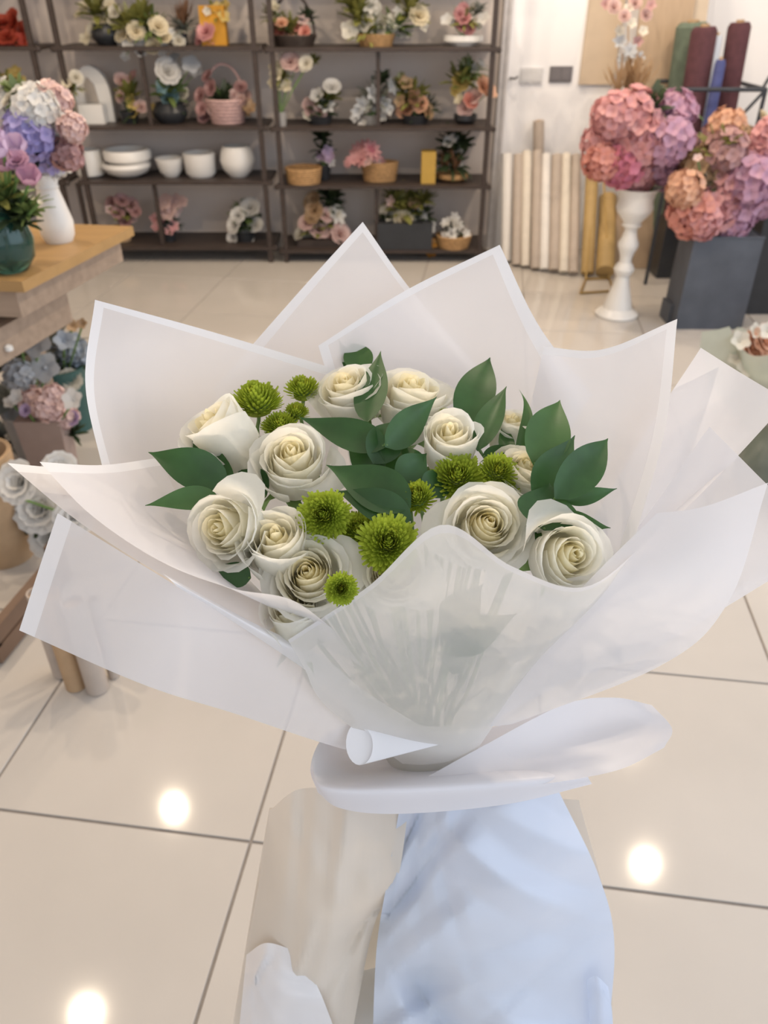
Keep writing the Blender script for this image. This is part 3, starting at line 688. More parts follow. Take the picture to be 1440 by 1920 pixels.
def arrangement(label, base_px, y, z, cont, flowers, foliage=(), cat='flower arrangement', name='flower_arrangement', group=None, spread=0.05, stems=True):
    """base_px: photo column of the container; y, z: where it stands; flowers: (kind, colour, px, py, radius_px)"""
    q = random.Random(label); row = 960 - FPX * (lambda d: (d.y * SP + d.z * CP) / (d.y * CP - d.z * SP))(Vector((0, y, z - CAM_H)))
    base = on_y(base_px, row, y); base.z = z; k = mpp(base)
    root = thing(name, label, cat, base, group)
    kind, wt, wb, h, cm_ = cont[:5]
    vessel(kind, base, wt * k, wb * k if kind != 'box' else wb * k, h * k, CM[cm_], root, cont[5] if len(cont) > 5 else 1.0)
    g = G(); top = base + Vector((0, 0, h * k * 0.8))
    for fk, c, px, py, r in flowers:
        yy = y + q.uniform(-spread, spread * 0.6); p = on_y(px, py, yy); sc = r * mpp(p) * (1.55 if not fk == 'spike' else 1.0)
        ax = Vector((q.uniform(-.6, .6) + (px - base_px) * 0.004, -q.uniform(.4, 1.0), q.uniform(.2, .8)))
        if fk == 'tulip': ax = Vector((q.uniform(-.4, .4), -.3, 1))
        if fk.startswith('hydr'): ax = Vector((q.uniform(-.2, .2), -.5, .8))
        if fk == 'spike': ax = Vector((q.uniform(-.2, .2), -.1, 1))
        o = inst('hydrangea_head' if fk.startswith('hydr') else ('grass_spray' if fk == 'spike' else 'flower'), KIT[fk], cmat(c), root, Matrix.Translation(p) @ rot_to(ax, q.uniform(0, 6)).to_matrix().to_4x4() @ Matrix.Scale(sc, 4))
        g.tube([top, (top + p) / 2 + Vector((0, 0.005, 0.01)), p - ax.normalized() * sc * .1], 0.0025, 5)
    for fk, c, px, py, r in foliage:
        p = on_y(px, py, y + 0.01); inst('foliage', KIT[fk], cmat(c), root, Matrix.Translation(p) @ rot_to((q.uniform(-.3, .3), -.3, 1), q.uniform(0, 6)).to_matrix().to_4x4() @ Matrix.Scale(r * mpp(p) * 1.35, 4))
    if stems and g.v: obj('stems', g, M_stem, root)
    return root

# ================================================================== BACKGROUND: shelf racks
YF, YB = 5.00, 5.31
def rack(label, xl, xr, levels, dividers, ztop=2.02):
    t = thing('shelf_rack', label, 'shelf rack', ((xl + xr) / 2, (YF + YB) / 2, 0), 'dark shelf racks along the back wall')
    for x in (xl, xr):
        obj('post', G().box((x - .014, YF - .014, 0), (x + .014, YF + .014, ztop)), M_dark, t, smooth=False)
    for z in levels:
        b = obj('shelf_board', G().box((xl - .03, YF - .022, z - .020), (xr + .03, Y1 - .014, z)), M_dark, t, smooth=False)
        for x in (xl - .032, xr + .032): obj('knob', G().lathe([(0, -.018), (.014, -.012), (.018, 0), (.014, .012), (0, .018)], (x, YF, z - .012), 10), M_dark, b)
    for x, z0, z1 in dividers: obj('divider_bar', G().box((x - .012, YF + .02, z0), (x + .012, YF + .044, z1 - .020)), M_dark, t, smooth=False)
    return t
LZ = [0.10, 0.49, 0.79, 1.19, 1.60, 2.0]; RZ = [0.08, 0.465, 0.785, 1.185, 1.60, 2.0]
xd = lambda px, py: on_y(px, py, YF).x
rack('dark shelf rack left of the middle holding white bowls', xd(112, 100), -0.725, LZ, [(xd(272, 170), LZ[2], LZ[3]), (xd(296, 410), LZ[0], LZ[1]), (xd(154, 400), LZ[0], LZ[1])])
rack('dark shelf rack at the centre holding baskets and white orchids', -0.625, 0.61, RZ, [(xd(709, 165), RZ[2], RZ[3]), (xd(706, 410), RZ[0], RZ[1])])
rack('dark shelf rack cut off by the left picture edge with red flowers', -2.90, xd(62, 100), LZ, [])
YS = 5.14
fl = lambda k, c, pts: [(k, c, *p) for p in pts]
A = arrangement
# left edge rack
A('box of red blossoms on the leftmost rack', 22, YS, LZ[3], ('box', 60, 40, 20, 'red'), fl('rosette', 'red', [(5, 50, 16), (30, 45, 17), (45, 62, 13), (15, 72, 15), (40, 80, 12), (0, 78, 12)]), [('foliage', 'dark', 25, 75, 24)])
A('yellowish blossoms in a pot low on the leftmost rack', 25, YS, LZ[2], ('pot', 34, 26, 24, 'wicker'), fl('open', 'yellow', [(15, 150, 10), (30, 140, 11), (40, 155, 9)]), [('foliage', 'olive', 25, 170, 28)])
# left rack, top shelf
A('cream blossoms with tall olive foliage in a dark pot, top shelf of the left rack', 205, YS, LZ[3], ('round', 58, 36, 34, 'black'), fl('open', 'cream', [(160, 15, 9), (150, 30, 8), (200, 20, 11), (212, 38, 11), (190, 42, 10), (172, 60, 9), (160, 75, 8), (205, 8, 9)]) + fl('rosette', 'ivory', [(178, 55, 10), (215, 25, 9)]), [('foliage', 'olive', 180, 30, 34), ('foliage2', 'olive', 205, 45, 30), ('foliage', 'dark', 200, 72, 22)])
A('large white and cream blossom cluster trailing over the shelf edge with ribbons', 262, YS - .06, LZ[3], ('pot', 40, 32, 22, 'grey'), fl('rosette', 'cream', [(268, 82, 13), (296, 52, 13), (280, 66, 12), (305, 75, 12), (290, 90, 12), (255, 60, 12), (232, 68, 11), (248, 72, 10)]) + fl('open', 'white', [(240, 82, 10), (262, 98, 10), (308, 92, 9), (272, 50, 9), (228, 80, 9), (235, 108, 7), (318, 66, 9), (300, 100, 8)]), [('foliage', 'olive', 250, 62, 36), ('foliage2', 'green', 285, 60, 34), ('foliage', 'olive', 272, 40, 30)])
A('dark dried twig bundle with a small white bloom, top shelf of the left rack', 342, YS, LZ[3], ('pot', 24, 20, 18, 'black'), fl('spike', 'brown', [(340, 50, 36), (350, 40, 34)]) + [('rosette', 'ivory', 334, 77, 9)], [('foliage2', 'grey', 345, 55, 26)])
t = A('pink blossoms in front of an orange gift bag, top shelf of the left rack', 405, YS, LZ[3], ('box', 46, 26, 62, 'orange'), fl('rosette', 'pink', [(388, 62, 13), (402, 70, 12), (380, 74, 11), (396, 82, 10), (412, 60, 10)]) + fl('open', 'yellow', [(408, 18, 9), (424, 14, 9), (418, 32, 9)]) + [('open', 'ivory', 388, 22, 6)], [('foliage2', 'olive', 405, 30, 22)])
# left rack, second shelf
A('small cream blossoms hanging on the left rack post', 142, YS - .1, LZ[2], ('pot', 16, 14, 14, 'grey'), [('rosette', 'ivory', 142, 146, 9), ('open', 'cream', 125, 158, 7), ('open', 'tan', 134, 165, 7)], [('foliage2', 'olive', 138, 170, 18)])
gl = G(); bp = on_y(180, 228, YS); bp.z = LZ[2]; kk = mpp(bp); t = thing('arched_lantern', 'white arched ornament with a little house front on the left rack', 'ornament', bp)
arch = [(-33, 0), (-33, 42)] + [(-33 * math.cos(a), 42 + 50 * math.sin(a)) for a in [i * math.pi / 16 for i in range(1, 16)]] + [(33, 42), (33, 0)]
n = len(arch); gl.add([bp + Vector((a * kk, dy, b * kk)) for dy in (0.03, 0.08) for a, b in arch], [tuple(range(n)), tuple(reversed(range(n, 2 * n)))] + [(i, n + i, n + (i + 1) % n, (i + 1) % n) for i in range(n)])
obj('arch_panel', gl, M_ceramic, t, smooth=False)
obj('house_block', G().box(bp + Vector((-22 * kk, -.06, 0)), bp + Vector((22 * kk, .02, 32 * kk))), M_ceramic, t, smooth=False)
g2 = G(); pr = [(-12, 33), (-12, 62), (-4, 74), (6, 62), (10, 33)]; g2.add([bp + Vector((a * kk, dy, b * kk)) for dy in (.018, .029) for a, b in pr], [(0, 1, 2, 3, 4), (9, 8, 7, 6, 5)] + [(i, 5 + i, 5 + (i + 1) % 5, (i + 1) % 5) for i in range(5)])
obj('niche', g2, mat('niche_taupe', (.40, .35, .30), .7), t, smooth=False)
A('yellow and pale pink blossoms between the arch and the shelf divider', 245, YS, LZ[2], ('pot', 36, 28, 20, 'black'), fl('open', 'yellow', [(248, 200, 9), (262, 205, 9), (252, 218, 9), (245, 188, 7)]) + [('rosette', 'palepink', 228, 152, 10), ('rosette', 'palepink', 228, 182, 8), ('open', 'dusty', 252, 145, 9), ('rosette', 'palepink', 264, 202, 9)], [('foliage', 'olive', 248, 185, 28), ('foliage2', 'dark', 255, 215, 24)])
A('white and teal orchid arrangement in a dark round pot on the left rack', 322, YS, LZ[2], ('round', 62, 40, 34, 'black'), [('rosette', 'white', 313, 136, 17), ('orchid', 'white', 338, 128, 13), ('orchid', 'silver', 358, 122, 12), ('orchid', 'white', 368, 134, 9), ('open', 'teal', 308, 163, 11), ('rosette', 'teal', 320, 183, 12), ('rosette', 'ivory', 342, 180, 11), ('open', 'yellow', 294, 207, 9), ('open', 'silver', 330, 207, 9), ('orchid', 'silver', 325, 112, 10)], [('foliage', 'green', 315, 180, 34), ('foliage2', 'dark', 325, 205, 26)])
A('dusty pink blossoms round a basket with an arched handle on the left rack', 428, YS, LZ[2], ('handle', 74, 56, 40, 'pinkw'), fl('rosette', 'dusty', [(378, 180, 10), (380, 205, 9), (384, 222, 9), (391, 145, 9), (398, 165, 11), (452, 165, 9)]) + fl('rosette', 'palepink', [(400, 205, 12), (410, 215, 10), (432, 218, 10), (448, 192, 11), (460, 188, 12), (440, 180, 8)]) + fl('open', 'tan', [(462, 200, 11), (455, 212, 11), (470, 205, 9)]), [('foliage', 'burgundy' if 0 else 'dark', 420, 200, 30)])
# left rack, third shelf: white bowls and pots
def pot_at(label, px, z, prof, group='white ceramic bowls on the left rack', name='white_bowl', cat='bowl', yy=YS, m=None, bands=0):
    row = 960 - FPX * (lambda d: (d.y * SP + d.z * CP) / (d.y * CP - d.z * SP))(Vector((0, yy, z - CAM_H)))
    b = on_y(px, row, yy); b.z = z; k = mpp(b)
    return single(name, G().lathe([(r * k, h * k) for r, h in prof], b, 32), m or M_ceramic, label, cat, b, group)
pot_at('white drum-shaped pot at the left end of the bowl shelf', 172, LZ[1], [(0, 0), (20, 0), (25, 4), (26, 40), (24, 46), (21, 46), (21, 8), (0, 6)])
pot_at('lower one of the two stacked wide white bowls', 241, LZ[1], [(0, 0), (20, 0), (38, 8), (45, 18), (44, 24), (40, 25), (34, 12), (0, 7)])
pot_at('upper one of the two stacked wide white bowls', 241, LZ[1] + 25 * mpp(Vector((-1.6, YS, .5))), [(0, 0), (36, 0), (43, 6), (44, 16), (42, 22), (38, 22), (34, 8), (0, 6)])
pot_at('smallest white bowl in the middle of the bowl shelf', 322, LZ[1], [(0, 0), (13, 0), (21, 10), (25, 28), (26, 32), (23, 32), (17, 12), (0, 6)])
pot_at('straight-sided white pot with rounded foot on the bowl shelf', 378, LZ[1], [(0, 0), (22, 0), (28, 7), (29, 34), (30, 40), (27, 41), (25, 10), (0, 7)])
pot_at('bulbous white vase at the right end of the bowl shelf', 448, LZ[1], [(0, 0), (16, 0), (27, 12), (32, 28), (29, 44), (25, 52), (22, 52), (26, 40), (27, 24), (0, 8)], cat='vase', name='white_vase')
# left rack, bottom shelf
A('brownish pink dried blossoms on the bottom shelf behind the wooden table', 232, YS, LZ[0], ('pot', 36, 28, 26, 'kraft'), fl('rosette', 'dusty', [(210, 382, 9), (228, 378, 10), (245, 385, 10), (222, 400, 9), (240, 405, 9), (255, 398, 8), (235, 418, 9)]) + fl('open', 'palepink', [(206, 395, 7), (236, 388, 7), (248, 412, 7)]), [('foliage', 'burgundy' if 0 else 'olive', 235, 405, 26)])
A('pink orchid spray in a dark vase on the bottom shelf of the left rack', 318, YS, LZ[0], ('pot', 32, 24, 34, 'black'), fl('orchid', 'palepink', [(310, 380, 12), (325, 388, 12), (318, 398, 12), (332, 378, 10), (308, 395, 10), (345, 378, 7)]) + fl('open', 'pink', [(292, 412, 8), (295, 428, 8), (310, 420, 8), (325, 425, 8), (318, 435, 7)]), [('foliage2', 'dark', 315, 425, 22)])
A('white roses with green leaves at the right end of the bottom left shelf', 462, YS, LZ[0], ('pot', 40, 32, 18, 'black'), fl('rosette', 'white', [(470, 392, 14), (448, 405, 11), (442, 422, 12), (462, 446, 14), (480, 424, 11), (438, 446, 9), (452, 428, 9)]), [('foliage', 'dark', 465, 425, 28), ('foliage2', 'green', 455, 405, 24)])
# centre rack, top shelf
A('pink and cream blossoms in a dark handled tray, top shelf of the centre rack', 552, YS, RZ[3], ('handle', 84, 70, 18, 'walnut'), fl('rosette', 'salmon', [(518, 62, 10), (530, 56, 10), (560, 58, 11), (572, 62, 9)]) + [('rosette', 'peach', 545, 58, 11), ('open', 'cream', 512, 15, 9), ('open', 'cream', 508, 30, 7), ('open', 'palepink', 568, 42, 9), ('rosette', 'peach', 528, 46, 9)], [('foliage', 'olive', 545, 66, 28), ('foliage2', 'olive', 512, 35, 22), ('foliage', 'dark', 578, 40, 18)])
A('white orchid and lily arrangement in moss, top shelf of the centre rack', 705, YS, RZ[3], ('pot', 74, 60, 20, 'wicker'), fl('orchid', 'ivory', [(685, 38, 14), (700, 12, 11), (655, 58, 12), (712, 45, 13), (722, 58, 12), (738, 42, 11)]) + fl('lily', 'white', [(696, 16, 12), (702, 52, 13), (728, 62, 11), (765, 68, 12), (745, 28, 10), (752, 22, 10)]) + [('rosette', 'cream', 784, 32, 14), ('open', 'ivory', 790, 48, 9), ('orchid', 'ivory', 760, 8, 10)], [('foliage', 'olive', 672, 40, 34), ('foliage', 'olive', 765, 30, 34), ('foliage2', 'olive', 690, 65, 34), ('foliage', 'green', 740, 60, 30), ('foliage', 'brown' if 0 else 'olive', 662, 15, 30)])
A('pink figurine blossoms on a white oval dish, top shelf of the centre rack', 868, YS, RZ[3], ('dish', 74, 60, 17, 'white', .6), fl('rosette', 'pink', [(866, 50, 10), (872, 38, 9), (862, 28, 9), (880, 54, 9), (868, 18, 8)]) + fl('open', 'white', [(838, 40, 9), (908, 38, 10), (850, 48, 7), (898, 50, 7)]), [('foliage2', 'olive', 870, 42, 26), ('foliage2', 'grey', 895, 25, 18)])
# centre rack, second shelf
A('cream and pink blossom branch by the left post of the centre rack', 528, YS - .1, RZ[2], ('pot', 22, 18, 24, 'grey'), fl('rosette', 'palepink', [(545, 118, 13), (556, 122, 10)]) + fl('open', 'cream', [(516, 128, 10), (520, 142, 10), (512, 158, 8), (538, 162, 8), (526, 165, 8)]) + [('rosette', 'ivory', 575, 120, 10), ('open', 'ivory', 572, 130, 7)], [('foliage2', 'olive', 528, 148, 20), ('foliage', 'olive', 592, 118, 12)])
A('pale pink rose and white blossoms left of the centre rack divider', 600, YS, RZ[2], ('pot', 50, 40, 14, 'black'), [('rosette', 'palepink', 582, 208, 15), ('rosette', 'white', 622, 166, 12), ('open', 'white', 596, 182, 11), ('lily', 'white', 612, 202, 13), ('open', 'ivory', 575, 220, 8), ('rosette', 'palepink', 600, 210, 10)], [('foliage', 'dark', 605, 215, 28), ('foliage', 'olive', 618, 190, 22)])
A('silvery white blossom cascade in front of the centre rack divider', 695, YS - .02, RZ[2], ('pot', 40, 30, 16, 'grey'), fl('lily', 'silver', [(695, 178, 13), (680, 200, 13), (730, 165, 12), (705, 195, 12), (672, 210, 10), (720, 200, 12)]) + fl('open', 'white', [(685, 208, 11), (668, 220, 8), (722, 205, 11), (695, 225, 10), (682, 236, 8), (715, 222, 8)]), [('foliage2', 'grey', 700, 190, 32), ('foliage', 'dark', 715, 155, 18)])
A('brown and peach dried blossoms just right of the centre rack divider', 778, YS, RZ[2], ('pot', 54, 44, 16, 'black'), [('rosette', 'peach', 764, 208, 15), ('rosette', 'peach', 790, 198, 11), ('open', 'tan', 760, 160, 11), ('open', 'brown', 775, 185, 12), ('open', 'tan', 752, 190, 9), ('rosette', 'tan', 800, 210, 10)], [('foliage', 'olive', 775, 190, 30), ('foliage2', 'dark', 795, 210, 28), ('foliage', 'olive', 755, 170, 22)])
A('peach blossoms spilling over the right end of the centre rack from a dark bowl', 872, YS, RZ[2], ('dish', 44, 34, 16, 'black'), [('rosette', 'peach', 905, 165, 14), ('rosette', 'palepink', 890, 185, 13), ('open', 'peach', 915, 175, 12), ('rosette', 'salmon', 880, 192, 11), ('open', 'white', 892, 130, 8), ('open', 'white', 900, 122, 7), ('rosette', 'yellow', 862, 155, 12), ('open', 'yellow', 850, 175, 9), ('open', 'cream', 862, 188, 8), ('rosette', 'palepink', 872, 205, 11)], [('foliage', 'olive', 862, 160, 30), ('foliage2', 'green', 880, 140, 26)])
# centre rack, third shelf
A('shallow round tan basket at the left end of the third shelf', 570, YS - .06, RZ[1], ('basket', 66, 58, 26, 'wicker'), [], [], cat='basket', name='round_basket')
A('lilac and white blossoms in a dark vase behind the round basket', 607, YS + .04, RZ[1], ('pot', 30, 22, 26, 'black'), fl('open', 'lilac', [(612, 288, 10), (620, 296, 9), (604, 292, 8)]) + fl('lily', 'white', [(600, 300, 9), (618, 305, 8)]), [('foliage', 'dark', 602, 262, 20), ('foliage2', 'dark', 608, 285, 20)])
A('bright pink feathery bunch lying in a tan basket on the third shelf', 712, YS, RZ[1], ('basket', 66, 56, 32, 'wicker', .7), fl('spike', 'rose', [(690, 300, 26), (700, 295, 24)]) + fl('daisy', 'pink', [(672, 285, 13), (684, 278, 13), (696, 282, 12), (665, 300, 11), (680, 298, 12), (700, 290, 11), (655, 305, 8), (710, 304, 9)]) + [('open', 'palepink', 690, 306, 9), ('open', 'palepink', 705, 308, 8)], [('foliage2', 'olive', 690, 300, 14)], spread=.09)
A('mustard yellow gift box beside the dark wreath on the third shelf', 802, YS - .05, RZ[1], ('box', 26, 30, 54, 'mustard'), [], [], cat='gift box', name='gift_box')
A('dark twig wreath with white blossoms at the right end of the third shelf', 848, YS, RZ[1], ('dish', 60, 50, 14, 'wicker'), fl('open', 'white', [(844, 268, 10), (850, 262, 8), (856, 285, 9), (852, 300, 10), (858, 308, 8)]) + fl('spike', 'brown', [(838, 320, 40), (852, 318, 38)]), [('foliage', 'dark', 850, 285, 34), ('foliage2', 'dark', 845, 312, 34), ('foliage2', 'dark', 850, 262, 22)])
# centre rack, bottom shelf
A('pale pink roses with a tan plush topper in a long tray, bottom shelf', 602, YS, RZ[0], ('box', 82, 50, 12, 'walnut'), fl('rosette', 'palepink', [(598, 432, 15), (577, 420, 12), (610, 405, 10), (636, 440, 14), (622, 448, 12)]) + fl('rosette', 'ivory', [(565, 440, 10), (578, 448, 10), (628, 398, 10)]) + fl('rosette', 'tan', [(588, 380, 13), (590, 395, 12), (584, 410, 10)]) + fl('lily', 'white', [(630, 405, 13), (640, 415, 9)]), [('foliage', 'dark', 618, 375, 26), ('foliage', 'olive', 600, 430, 30), ('foliage2', 'dark', 625, 390, 22)])
A('large white magnolias in a wide black crate, bottom shelf', 758, YS - .03, RZ[0], ('box', 100, 70, 46, 'black'), [('orchid', 'ivory', 745, 418, 17), ('rosette', 'cream', 756, 415, 15), ('rosette', 'white', 784, 410, 12), ('rosette', 'white', 720, 425, 12), ('open', 'white', 803, 425, 10), ('open', 'ivory', 722, 395, 8), ('open', 'tan', 775, 385, 10), ('open', 'palepink', 735, 378, 8)], [('foliage', 'olive', 755, 400, 34), ('foliage', 'dark', 785, 410, 26), ('foliage2', 'olive', 745, 375, 26), ('foliage2', 'olive', 790, 380, 26), ('foliage', 'dark', 725, 420, 20)])
A('small white sprigs in a round yellow-brown basket, bottom shelf right end', 850, YS - .07, RZ[0], ('basket', 64, 54, 22, 'wicker'), fl('lily', 'white', [(838, 420, 9), (850, 410, 9), (858, 425, 9), (846, 440, 10), (872, 440, 8), (832, 445, 8)]) + fl('spike', 'ivory', [(850, 440, 30)]) + fl('open', 'orange', [(808, 458, 9), (812, 472, 9), (806, 476, 8)]), [('foliage2', 'grey', 850, 440, 22)])

# ================================================================== BACKGROUND: right-hand side
sw = on_y(995, 142, Y1 - .02)
for px, py, m_, lb in ((996, 142, mat('switch_grey', (.62, .62, .63), .5), 'pale grey wall switch plate left of a dark one'), (1051, 139, mat('switch_dark', (.17, .16, .17), .5), 'dark grey wall socket plate right of a pale one')):
    p = on_y(px, py, Y1 - .02); k = mpp(p); t = thing('switch_plate', lb, 'switch', p)
    obj('plate', G().box(p + Vector((-21 * k, -.012, -13 * k)), p + Vector((21 * k, 0, 13 * k))), m_, t, smooth=False)
    for u in (-10, 10): obj('rocker', G().box(p + Vector(((u - 8) * k, -.017, -9 * k)), p + Vector(((u + 8) * k, -.012, 9 * k))), m_, t, smooth=False)
M_hook = mat('steel_hook', (.22, .22, .23), .35, .05, 20, metal=.8); p = on_y(958, 146, Y1 - .02); k = mpp(p)
single('wall_hook', G().tube([p, p + Vector((-.01, -.03, 0)), p + Vector((.02, -.05, 0)), p + Vector((.035, -.05, .012))], .006, 8), M_hook, 'small dark hook on the white wall edge beside the switches', 'hook', p)
def roll(label, px, py, y, px_top, py_top, y_top, rpx, m, group='rolls leaning on the white wall', cat='paper roll', name='paper_roll', core=True):
    """a roll from the floor point below photo point (px,py) up to the photo point (px_top,py_top) at depth y_top"""
    b = on_z(px, py, 0.0) if y is None else on_y(px, py, y); b.z = max(0.004, b.z if y is not None else 0.004); tp = on_y(px_top, py_top, y_top)
    r = rpx * mpp((b + tp) / 2); d = (tp - b).normalized()
    b.z = r * math.sqrt(max(0.0, 1 - d.z * d.z)) + 0.002
    t = thing(name, label, cat, b, group); d = (tp - b)
    obj('sheet_winding', G().tube([b, b + d * .5, tp], r, 16), m, t)
    if core: obj('core', G().tube([tp - d * .01, tp + d * .004], r * .45, 12), M_kraft, t)
    return t
M_r1 = mat('cream_paper_roll', (.70, .64, .55), .6, .04, 20); M_r2 = mat('taupe_paper_roll', (.47, .40, .34), .6, .05, 20); M_r3 = mat('golden_kraft_roll', (.45, .31, .13), .6, .06, 20); M_r4 = mat('white_paper_roll', (.76, .73, .69), .6, .03, 20)
ords = ['first', 'second', 'third', 'fourth', 'fifth', 'sixth', 'seventh', 'eighth']
for i, (bx, by, tx, ty, r, m, c) in enumerate([(950, 492, 950, 288, 10, M_r4, 'white'), (968, 500, 972, 290, 9, M_r2, 'taupe'), (985, 503, 988, 284, 9, M_r1, 'cream'), (1003, 508, 1008, 284, 9, M_r2, 'taupe'), (1020, 510, 1024, 290, 9, M_r4, 'white'), (1038, 513, 1044, 292, 10, M_r2, 'taupe'), (1056, 516, 1062, 290, 9, M_r1, 'cream'), (1074, 518, 1080, 292, 9, M_r2, 'taupe')]):
    roll('%s paper roll leaning on the white wall, %s from the shelf rack' % (c, ords[i]), bx, by, None, tx, ty, 5.16, r, m)
roll('tall thin grey roll standing behind the row of cream rolls', 1008, 470, 5.25, 1010, 226, 5.27, 10, M_r2)
roll('golden kraft roll beside the thin gold frame', 1100, 520, None, 1112, 292, 5.1, 12, M_r3); roll('shorter golden kraft roll behind the white pedestal vase', 1132, 524, None, 1140, 372, 5.1, 17, M_r3)
def board(label, x0, x1, py0, ybot, ytop, zt, m, name='kraft_board'):
    a = on_y(x0, py0, ybot).x; b = on_y(x1, py0, ybot).x; ht = zt; g = G()
    vs = [Vector((x, y + dy, z)) for (y, z) in ((ybot, 0.003), (ytop, ht)) for dy in (0, .025) for x in (a, b)]
    g.add(vs, [(0, 1, 5, 4), (3, 2, 6, 7), (2, 0, 4, 6), (1, 3, 7, 5), (4, 5, 7, 6), (2, 3, 1, 0)])
    return single(name, g, m, label, 'board', ((a + b) / 2, ybot, 0), smooth=False)
board('tall brown kraft board leaning on the wall behind the pedestal vase', 1146, 1235, 500, 4.86, 5.18, 1.75, mat('kraft_board', (.44, .33, .23), .8, .05, 10, stretch=(6, 1, 1)))
board('narrow pale board beside the brown kraft board', 1236, 1262, 500, 4.84, 5.20, 1.70, mat('pale_board', (.56, .47, .37), .8, .05, 10))
p0 = on_y(1115, 80, Y1 - .03); k = mpp(p0)
single('wall_panel', G().box((p0.x - 20 * k, Y1 - .045, on_y(1115, 158, Y1 - .03).z), (p0.x + 45 * k, Y1 - .021, 1.9)), mat('tan_panel', (.58, .47, .35), .8, .05, 10), 'tan card panel hung on the white wall above the rolls', 'panel', (p0.x, Y1 - .03, on_y(1115, 158, Y1 - .03).z), smooth=False)
# hanging dried bunch before the kraft board
hp = on_y(1180, 150, 4.7); t = thing('dried_flower_bunch', 'hanging bunch of dried pale pink flowers above the pedestal hydrangeas', 'dried flowers', on_y(1180, 178, 4.7))
for fk, c, px, py, r in fl('rosette', 'palepink', [(1150, 15, 15), (1190, 8, 14), (1210, 30, 13), (1170, 32, 13)]) + fl('open', 'ivory', [(1182, 45, 12), (1160, 60, 12), (1205, 60, 11), (1178, 18, 11)]) + fl('open', 'dusty', [(1220, 12, 12), (1135, 10, 13), (1195, 80, 12)]) + fl('lily', 'silver', [(1160, 80, 17), (1180, 98, 18), (1195, 110, 15), (1168, 112, 14)]) + fl('spike', 'tan', [(1172, 170, 60), (1190, 172, 58), (1160, 172, 50)]):
    p = on_y(px, py, 4.7 + rnd.uniform(-.05, .05)); inst('flower' if fk != 'spike' else 'grass_spray', KIT[fk], cmat(c), t, Matrix.Translation(p) @ rot_to((rnd.uniform(-.4, .4), -.9, .5) if fk != 'spike' else (rnd.uniform(-.15, .15), -.1, 1), rnd.uniform(0, 6)).to_matrix().to_4x4() @ Matrix.Scale(r * mpp(p), 4))
obj('tie', G().tube([on_y(1178, 178, 4.7), on_y(1178, 60, 4.71), on_y(1180, -40, 4.9), Vector((on_y(1180, -40, 4.9).x, 5.1, 1.7))], .004, 6), M_kraft, t)
# gold wire stand on the floor left of the pedestal
fp = [on_z(1088, 552), on_z(1150, 548), on_z(1142, 524), on_z(1098, 526)]; tp_ = [on_y(1118, 305, 5.05), on_y(1130, 302, 5.05)]
t = thing('wire_stand', 'thin gold wire stand on the floor left of the pedestal vase', 'stand', sum(fp, Vector()) / 4)
M_gold = mat('brushed_gold', (.42, .28, .10), .4, .05, 20, metal=.5)
obj('base_frame', G().tube([p + Vector((0, 0, .008)) for p in fp + fp[:1]], .007, 8), M_gold, t); obj('upright_frame', G().tube([fp[3] + Vector((0, 0, .008)), tp_[0], tp_[1], fp[2] + Vector((0, 0, .008))], .006, 8), M_gold, t)
# fabric rolls in the rack
M_mar = mat('maroon_fabric', (.085, .032, .040), .85, .15, 30); M_gr = mat('green_fabric', (.13, .17, .13), .85, .12, 30); M_bl = mat('blue_fabric', (.075, .09, .24), .8, .12, 30); M_wh = mat('white_fabric', (.62, .66, .72), .8, .05, 30)
G2 = 'fabric rolls in the black rack'
def vroll(label, xpx, ytop_px, rpx, y, m, zb=.012):
    tp = on_y(xpx, ytop_px, y); b = Vector((on_y(xpx, 200, y).x - .03, y, zb)); r = rpx * mpp(tp)
    t = thing('fabric_roll', label, 'fabric roll', b, G2); obj('winding', G().tube([b, b + (tp - b) * .5, tp - (tp - b).normalized() * .02, tp], [r, r, r, r * .8], 18), m, t)
    obj('core', G().tube([tp, tp + (tp - b).normalized() * .012], r * .35, 12), M_kraft, t)
vroll('dark green fabric roll behind the left maroon roll', 1300, 42, 30, 4.95, M_gr); vroll('thick maroon fabric roll left of the blue one', 1322, 50, 24, 4.75, M_mar)
vroll('slim blue fabric roll between two maroon ones', 1352, 112, 10, 4.66, M_bl); vroll('slim white fabric roll just behind the blue roll', 1346, 66, 9, 4.78, M_wh); vroll('tall maroon fabric roll standing alone at the right', 1388, 42, 21, 4.80, M_mar)
t = thing('roll_rack', 'black metal rack holding the fabric rolls', 'rack', (on_y(1380, 170, 4.6).x, 4.65, 0)); M_rack = mat('black_steel', (.05, .055, .065), .45, .1, 20, metal=.3)
xa, xb = on_y(1280, 168, 4.55).x, on_y(1436, 168, 4.55).x; zr = on_y(1436, 168, 4.55).z
for y in (4.55, 5.0):
    obj('rail', G().tube([(xa, y, zr), (xb, y, zr)], .011, 8), M_rack, t)
    for x in (xa, xb): obj('upright', G().tube([(x, y, 0), (x, y, zr)], .011, 8), M_rack, t)
obj('brace', G().tube([(xb, 4.55, zr), (xb - .22, 4.55, zr - .28)], .009, 8), M_rack, t); obj('brace', G().tube([(xb - .02, 4.55, zr), (xb + .16, 4.75, zr + .22)], .009, 8), M_rack, t); obj('side_rail', G().tube([(xb, 4.55, zr), (xb, 5.0, zr)], .011, 8), M_rack, t)

